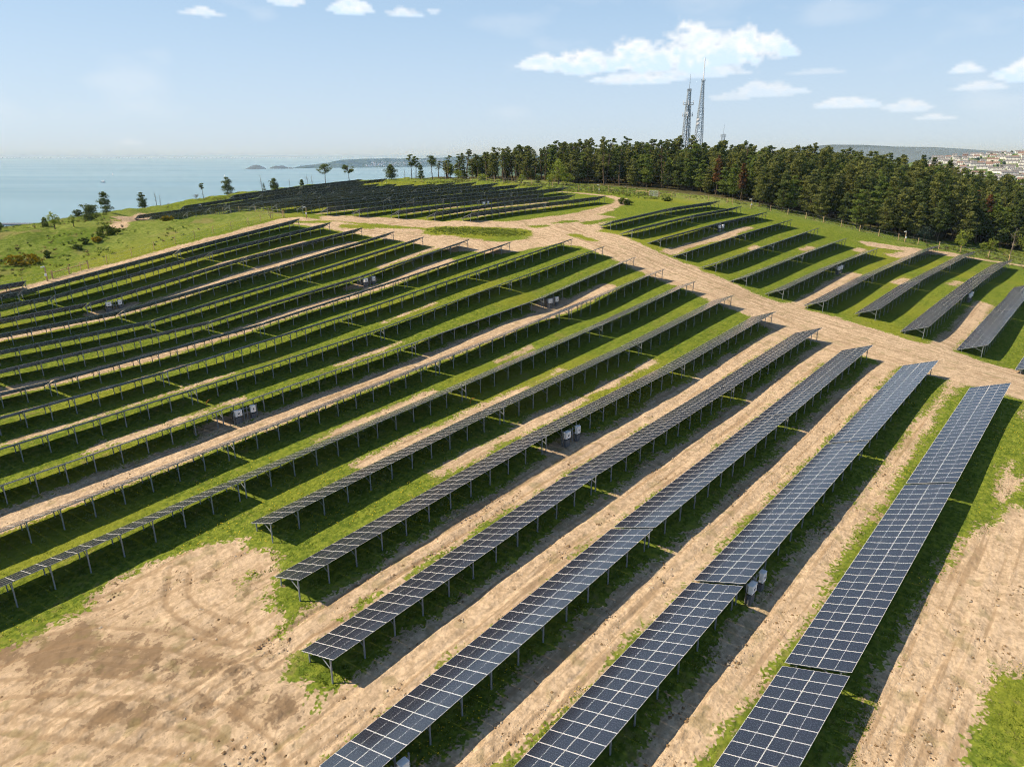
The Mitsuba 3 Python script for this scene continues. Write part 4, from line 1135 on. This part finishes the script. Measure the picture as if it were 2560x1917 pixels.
HK = [('white rendered terrace with a grey slate roof', 34, 8, 5.4, 'render_white', 'roof_slate', 4), ('white rendered house with a grey slate roof', 13, 8.5, 5.6, 'render_white', 'roof_slate', 3), ('white rendered house with a brown tiled roof', 15, 9, 5.6, 'render_white', 'roof_brown', 3),
      ('cream rendered terrace with a brown tiled roof', 28, 8, 5.4, 'render_cream', 'roof_brown', 4), ('red brick house with a slate roof', 14, 8.5, 5.8, 'brick_red', 'roof_slate', 3), ('white bungalow with a brown tiled roof', 15, 9, 3.2, 'render_white', 'roof_brown', 3)]
for i, (_, *a) in enumerate(HK):
    house_kit(f'house_kit_{i}', *a)
g = np.random.default_rng(77)
tree_spots, nh = [], 0
for row in range(15):
    t = row / 14
    r0 = 1680 + 930 * t ** 1.1
    az = np.interp(t, [0, .3, 1], [30.6, 29.2, 30.2]) + g.uniform(0, .3)
    while az < 38.5:
        i = int(g.choice(6, p=[.36, .28, .10, .10, .05, .11]))
        Lh = HK[i][1]
        step = math.degrees((Lh + g.choice([2.5, 6, 14], p=[.5, .35, .15])) / r0)
        a_ = az + math.degrees(Lh / 2 / r0)
        r = r0 + g.normal(0, 7) + 10 * math.sin(az * 1.7 + row)
        if g.random() < .88 and nh < 296:
            x, y = r * math.sin(math.radians(a_)), r * math.cos(math.radians(a_))
            z = float(town_z(np.array(a_), np.array(r)))
            k = key_for('terraced_house' if i in (0, 3) else 'house')
            scene[k] = {'type': 'instance', 'to_world': T().translate([x, y, z]).rotate([0, 0, 1], -a_ + g.normal(0, 9)).scale([1, 1, float(g.uniform(.9, 1.15))]), 'group': ref(f'house_kit_{i}')}
            lab = f"{HK[i][0]}, {['lowest', 'lower', 'middle', 'upper', 'topmost'][min(4, row // 3)]} streets, {'left' if a_ < 32.6 else 'middle' if a_ < 35 else 'right'} of the far town"
            tag(k, lab, 'house', lab)
            nh += 1
        else:
            tree_spots.append((r, a_))
        if g.random() < .55:
            tree_spots.append((r + 16, a_ + g.normal(0, .2)))
        az += step
tv = []
for r, a_ in tree_spots + [(1690 + g.uniform(-60, 0), a) for a in np.arange(29, 40, .35)]:
    x, y = r * math.sin(math.radians(a_)), r * math.cos(math.radians(a_))
    tv.append((x, y, float(town_z(np.array(a_), np.array(r))), g.uniform(5, 10)))
tree_group('town_tree_kit', *leafy(911, 9, 8, size=1.6, per=8, n=30, low=.1), 'leaves_dark')
for i, (x, y, z, h) in enumerate(tv):
    scene[f'town_trees__{i + 1:03d}'] = {'type': 'instance', 'to_world': T().translate([x, y, z - .5]).rotate([0, 0, 1], float(g.uniform(0, 360))).scale([h / 9, h / 9, h / 9 * float(g.uniform(.8, 1.3))]), 'group': ref('town_tree_kit')}
tag('town_trees', 'dark garden trees scattered between the far houses', 'trees', None, 'stuff')
for i in range(70):
    px = g.uniform(905, 1110)
    x = -3312 + (px - 730) * 5.585
    y0 = np.interp(px, [730, 774, 838, 1120], [10729, 10950, 11200, 12500])
    y = y0 + g.uniform(-150, 40) + (g.uniform(0, 200) if px > 1020 else 0)
    z = float(headland(np.array([[x]]), np.array([[y]]))[0, 0])
    k = key_for('seafront_house')
    scene[k] = {'type': 'instance', 'to_world': T().translate([float(x), float(y), max(z, 1.5)]).rotate([0, 0, 1], 15 + g.normal(0, 20)).scale([1.2, 1.2, 1.6]), 'group': ref(f'house_kit_{int(g.choice([0, 1, 2]))}')}
    tag(k, 'tiny white house on the shore of the headland', 'house', 'white houses along the headland shore')

# ------------------------------------------------------------------ tufts, flowers, stones on the ground
g = np.random.default_rng(5)
n = 260000
ang, rad = np.radians(g.uniform(-46, 46, n)), 30 * (150 / 30) ** g.random(n)
q = np.stack([rad * np.sin(ang), rad * np.cos(ang)], 1)
uu, dd = q @ A, q @ N
ss = soil_sdf(uu, dd, 'np')
wob = (meshkit.fbm(np.stack([uu * .3, dd * .42, uu * 0 + 3], 1), 3, 1) - .5) * 2.2
sel = (ss + wob > .0) & (g.random(n) < np.clip((ss + wob + .15) * 1.2, .06, .62))
q, rad = q[sel], rad[sel]
zq = ground_z(q)
n = len(q)


def tuft_mesh(q, zq, height, width, blades, seed):
    g = np.random.default_rng(seed)
    n = len(q)
    v = []
    for b in range(blades):
        a = g.uniform(0, 2 * np.pi, n)
        off = g.normal(0, .09, (n, 2))
        base = np.stack([q[:, 0] + off[:, 0], q[:, 1] + off[:, 1], zq - .05], 1)
        s = np.stack([np.cos(a), np.sin(a), a * 0], 1) * (width * g.uniform(.6, 1.3, n))[:, None]
        h = height * g.uniform(.5, 1.3, n)
        tip = base + np.stack([g.normal(0, .4, n) * h, g.normal(0, .4, n) * h, h + .05], 1)
        v.append(np.stack([base - s, base + s, tip], 1))
    v = np.stack(v, 1).reshape(-1, 3)
    return v, np.arange(len(v)).reshape(-1, 3)


wet = g.random(n) < .93
k = 'grass_tufts'
scene[k] = mikit.ply(tuft_mesh(q[wet], zq[wet], .13, .040, 4, 1), 'tuft'); tag(k, 'ragged green grass growing beside and under the arrays', 'grass', None, 'stuff')
k = 'dry_grass'
scene[k] = mikit.ply(tuft_mesh(q[~wet], zq[~wet], .15, .035, 3, 2), 'dry_tuft'); tag(k, 'straw coloured dry grass among the green', 'grass', None, 'stuff')
mat('flower', (.62, .46, .02), .7)
m = (meshkit.fbm(np.stack([q[:, 0] * .12, q[:, 1] * .12, q[:, 0] * 0], 1), 3, 4) > .56) & (rad < 110) & (g.random(n) < .10)
fq, fz = q[m], zq[m] + g.uniform(.12, .28, m.sum())
fv = np.stack([np.stack([fq[:, 0] + a, fq[:, 1] + b, fz + c], 1) for a, b, c in ((-.05, -.03, 0), (.05, -.03, .01), (0, .05, .02), (0, 0, -.04))], 1).reshape(-1, 3)
ff = (np.arange(len(fq))[:, None, None] * 4 + np.array([[0, 1, 2], [0, 3, 1], [1, 3, 2], [2, 3, 0]])[None]).reshape(-1, 3)
k = 'meadow_flowers'
scene[k] = mikit.ply((fv, ff), 'flower'); tag(k, 'yellow dandelion and buttercup heads in the near grass', 'flowers', None, 'stuff')
# clods and stones on the bare soil
dull('stone_pale', (.42, .36, .28)); dull('clod', (.21, .145, .085))
n = 240000
ang, rad = np.radians(g.uniform(-46, 46, n)), 30 * (105 / 30) ** g.random(n)
q = np.stack([rad * np.sin(ang), rad * np.cos(ang)], 1)
ss = soil_sdf(q @ A, q @ N, 'np')
clus = meshkit.fbm(np.stack([q[:, 0] * .5, q[:, 1] * .5, q[:, 0] * 0], 1), 3, 14)
sel = (ss < -.15) & (g.random(n) < np.clip((clus - .45) * 1.1, .006, .4))
q, rad = q[sel], rad[sel]
base = meshkit.fbm(np.stack([q[:, 0] * 1.1, q[:, 1] * 1.1, q[:, 0] * 0], 1), 4, 3)
zq = ground_z(q) + (base - .5) * .16
octa = np.array([[1, 0, 0], [-1, 0, 0], [0, 1, 0], [0, -1, 0], [0, 0, 1], [0, 0, -1]], float)
of = np.array([[0, 2, 4], [2, 1, 4], [1, 3, 4], [3, 0, 4], [2, 0, 5], [1, 2, 5], [3, 1, 5], [0, 3, 5]])


def rocks(q, zq, seed, lo, hi):
    g = np.random.default_rng(seed)
    n = len(q)
    s = lo * (hi / lo) ** (g.random(n) ** 3.0)
    v = octa[None] * s[:, None, None] * g.uniform(.55, 1.3, (n, 6, 3)) * [1, 1, .6]
    a = g.uniform(0, 6.28, n)
    c, t = np.cos(a)[:, None], np.sin(a)[:, None]
    v = np.stack([v[..., 0] * c - v[..., 1] * t, v[..., 0] * t + v[..., 1] * c, v[..., 2]], -1)
    v += np.stack([q[:, 0], q[:, 1], zq + .01], 1)[:, None]
    return v.reshape(-1, 3), (np.arange(n)[:, None, None] * 6 + of[None]).reshape(-1, 3)


pale = g.random(len(q)) < .35
for k, mk, bs, lab in (('loose_stones', pale, 'stone_pale', 'pale loose stones lying on the bare soil'), ('soil_clods', ~pale, 'clod', 'brown clods of turned soil on the bare ground')):
    scene[k] = mikit.ply(rocks(q[mk], zq[mk], 3, .022, .17), bs); tag(k, lab, 'stones' if mk is pale else 'soil', None, 'stuff')

# rough growth on the meadow, along the fences and before the wood
g = np.random.default_rng(19)


def scrub_mesh(q, lo, hi, per, seed):
    g = np.random.default_rng(seed)
    h = lo * (hi / lo) ** g.random(len(q))
    c = np.stack([q[:, 0], q[:, 1], ground_z(q) + h * .25], 1)
    return clumps(c, h * 1.0, per, .17, seed, .6)


uu = np.concatenate([g.uniform(-30, 110, 2600), g.uniform(232.5, 243, 900), g.uniform(216, 243, 1700), g.uniform(110, 190, 500), g.uniform(239, 268, 900)])
dd = np.concatenate([-177 - 95 * g.random(2600) ** 1.0, g.uniform(-125, 40, 900), g.uniform(-275, -128, 1700), g.uniform(-300, -277, 500), g.uniform(-40, 20, 900)])
q = at(uu, dd)
hum = meshkit.fbm(np.stack([uu * .07, dd * .07, uu * 0], 1), 3, 41)
inside = (uu > 84) & (uu < 216) & (dd > -276) & (dd < -128)
ok = (soil_sdf(uu, dd, 'np') > .8) & ~inside & (g.random(len(uu)) < np.clip((hum - .36) * 4, .05, 1)) & (np.hypot(q[:, 0], q[:, 1]) > 60)
uu, dd, q, hum = uu[ok], dd[ok], q[ok], hum[ok]
brown = g.random(len(q)) < .22
scene['meadow_scrub'] = mikit.ply(scrub_mesh(q[~brown], .22, .85, 22, 5), 'scrub'); tag('meadow_scrub', 'low green brambles and rough growth on the meadow and wood edge', 'scrub', None, 'stuff')
scene['dead_bracken'] = mikit.ply(scrub_mesh(q[brown], .2, .6, 18, 6), 'bracken'); tag('dead_bracken', 'brown dead bracken and dry stalks among the scrub', 'bracken', None, 'stuff')
t = g.random(900)
uo, do = 119.5 + 11.5 * t + g.normal(0, 1.6, 900), -132.5 + 15.5 * t + g.normal(0, 1.9, 900)
m = sdf(uo, do, [[119.5, -132.5, 131, -117, 0]], 'np') < 4.2
scene['weed_island'] = mikit.ply(scrub_mesh(at(uo[m], do[m]), .15, .42, 20, 7), 'leaves_bright'); tag('weed_island', 'oval island of tall green weeds between the tracks', 'weeds', None, 'stuff')

# ------------------------------------------------------------------ haze
scene['haze_air'] = {'type': 'homogeneous', 'albedo': {'type': 'rgb', 'value': [.70, .77, .82]}, 'sigma_t': {'type': 'rgb', 'value': [3.0e-5, 4.1e-5, 5.8e-5]}}
scene['haze'] = {'type': 'cube', 'to_world': T().translate([0, 0, 147]).scale([63000, 63000, 160]), 'bsdf': {'type': 'null'}, 'interior': ref('haze_air')}
tag('haze', 'thin pale sea haze', None, None, 'stuff')
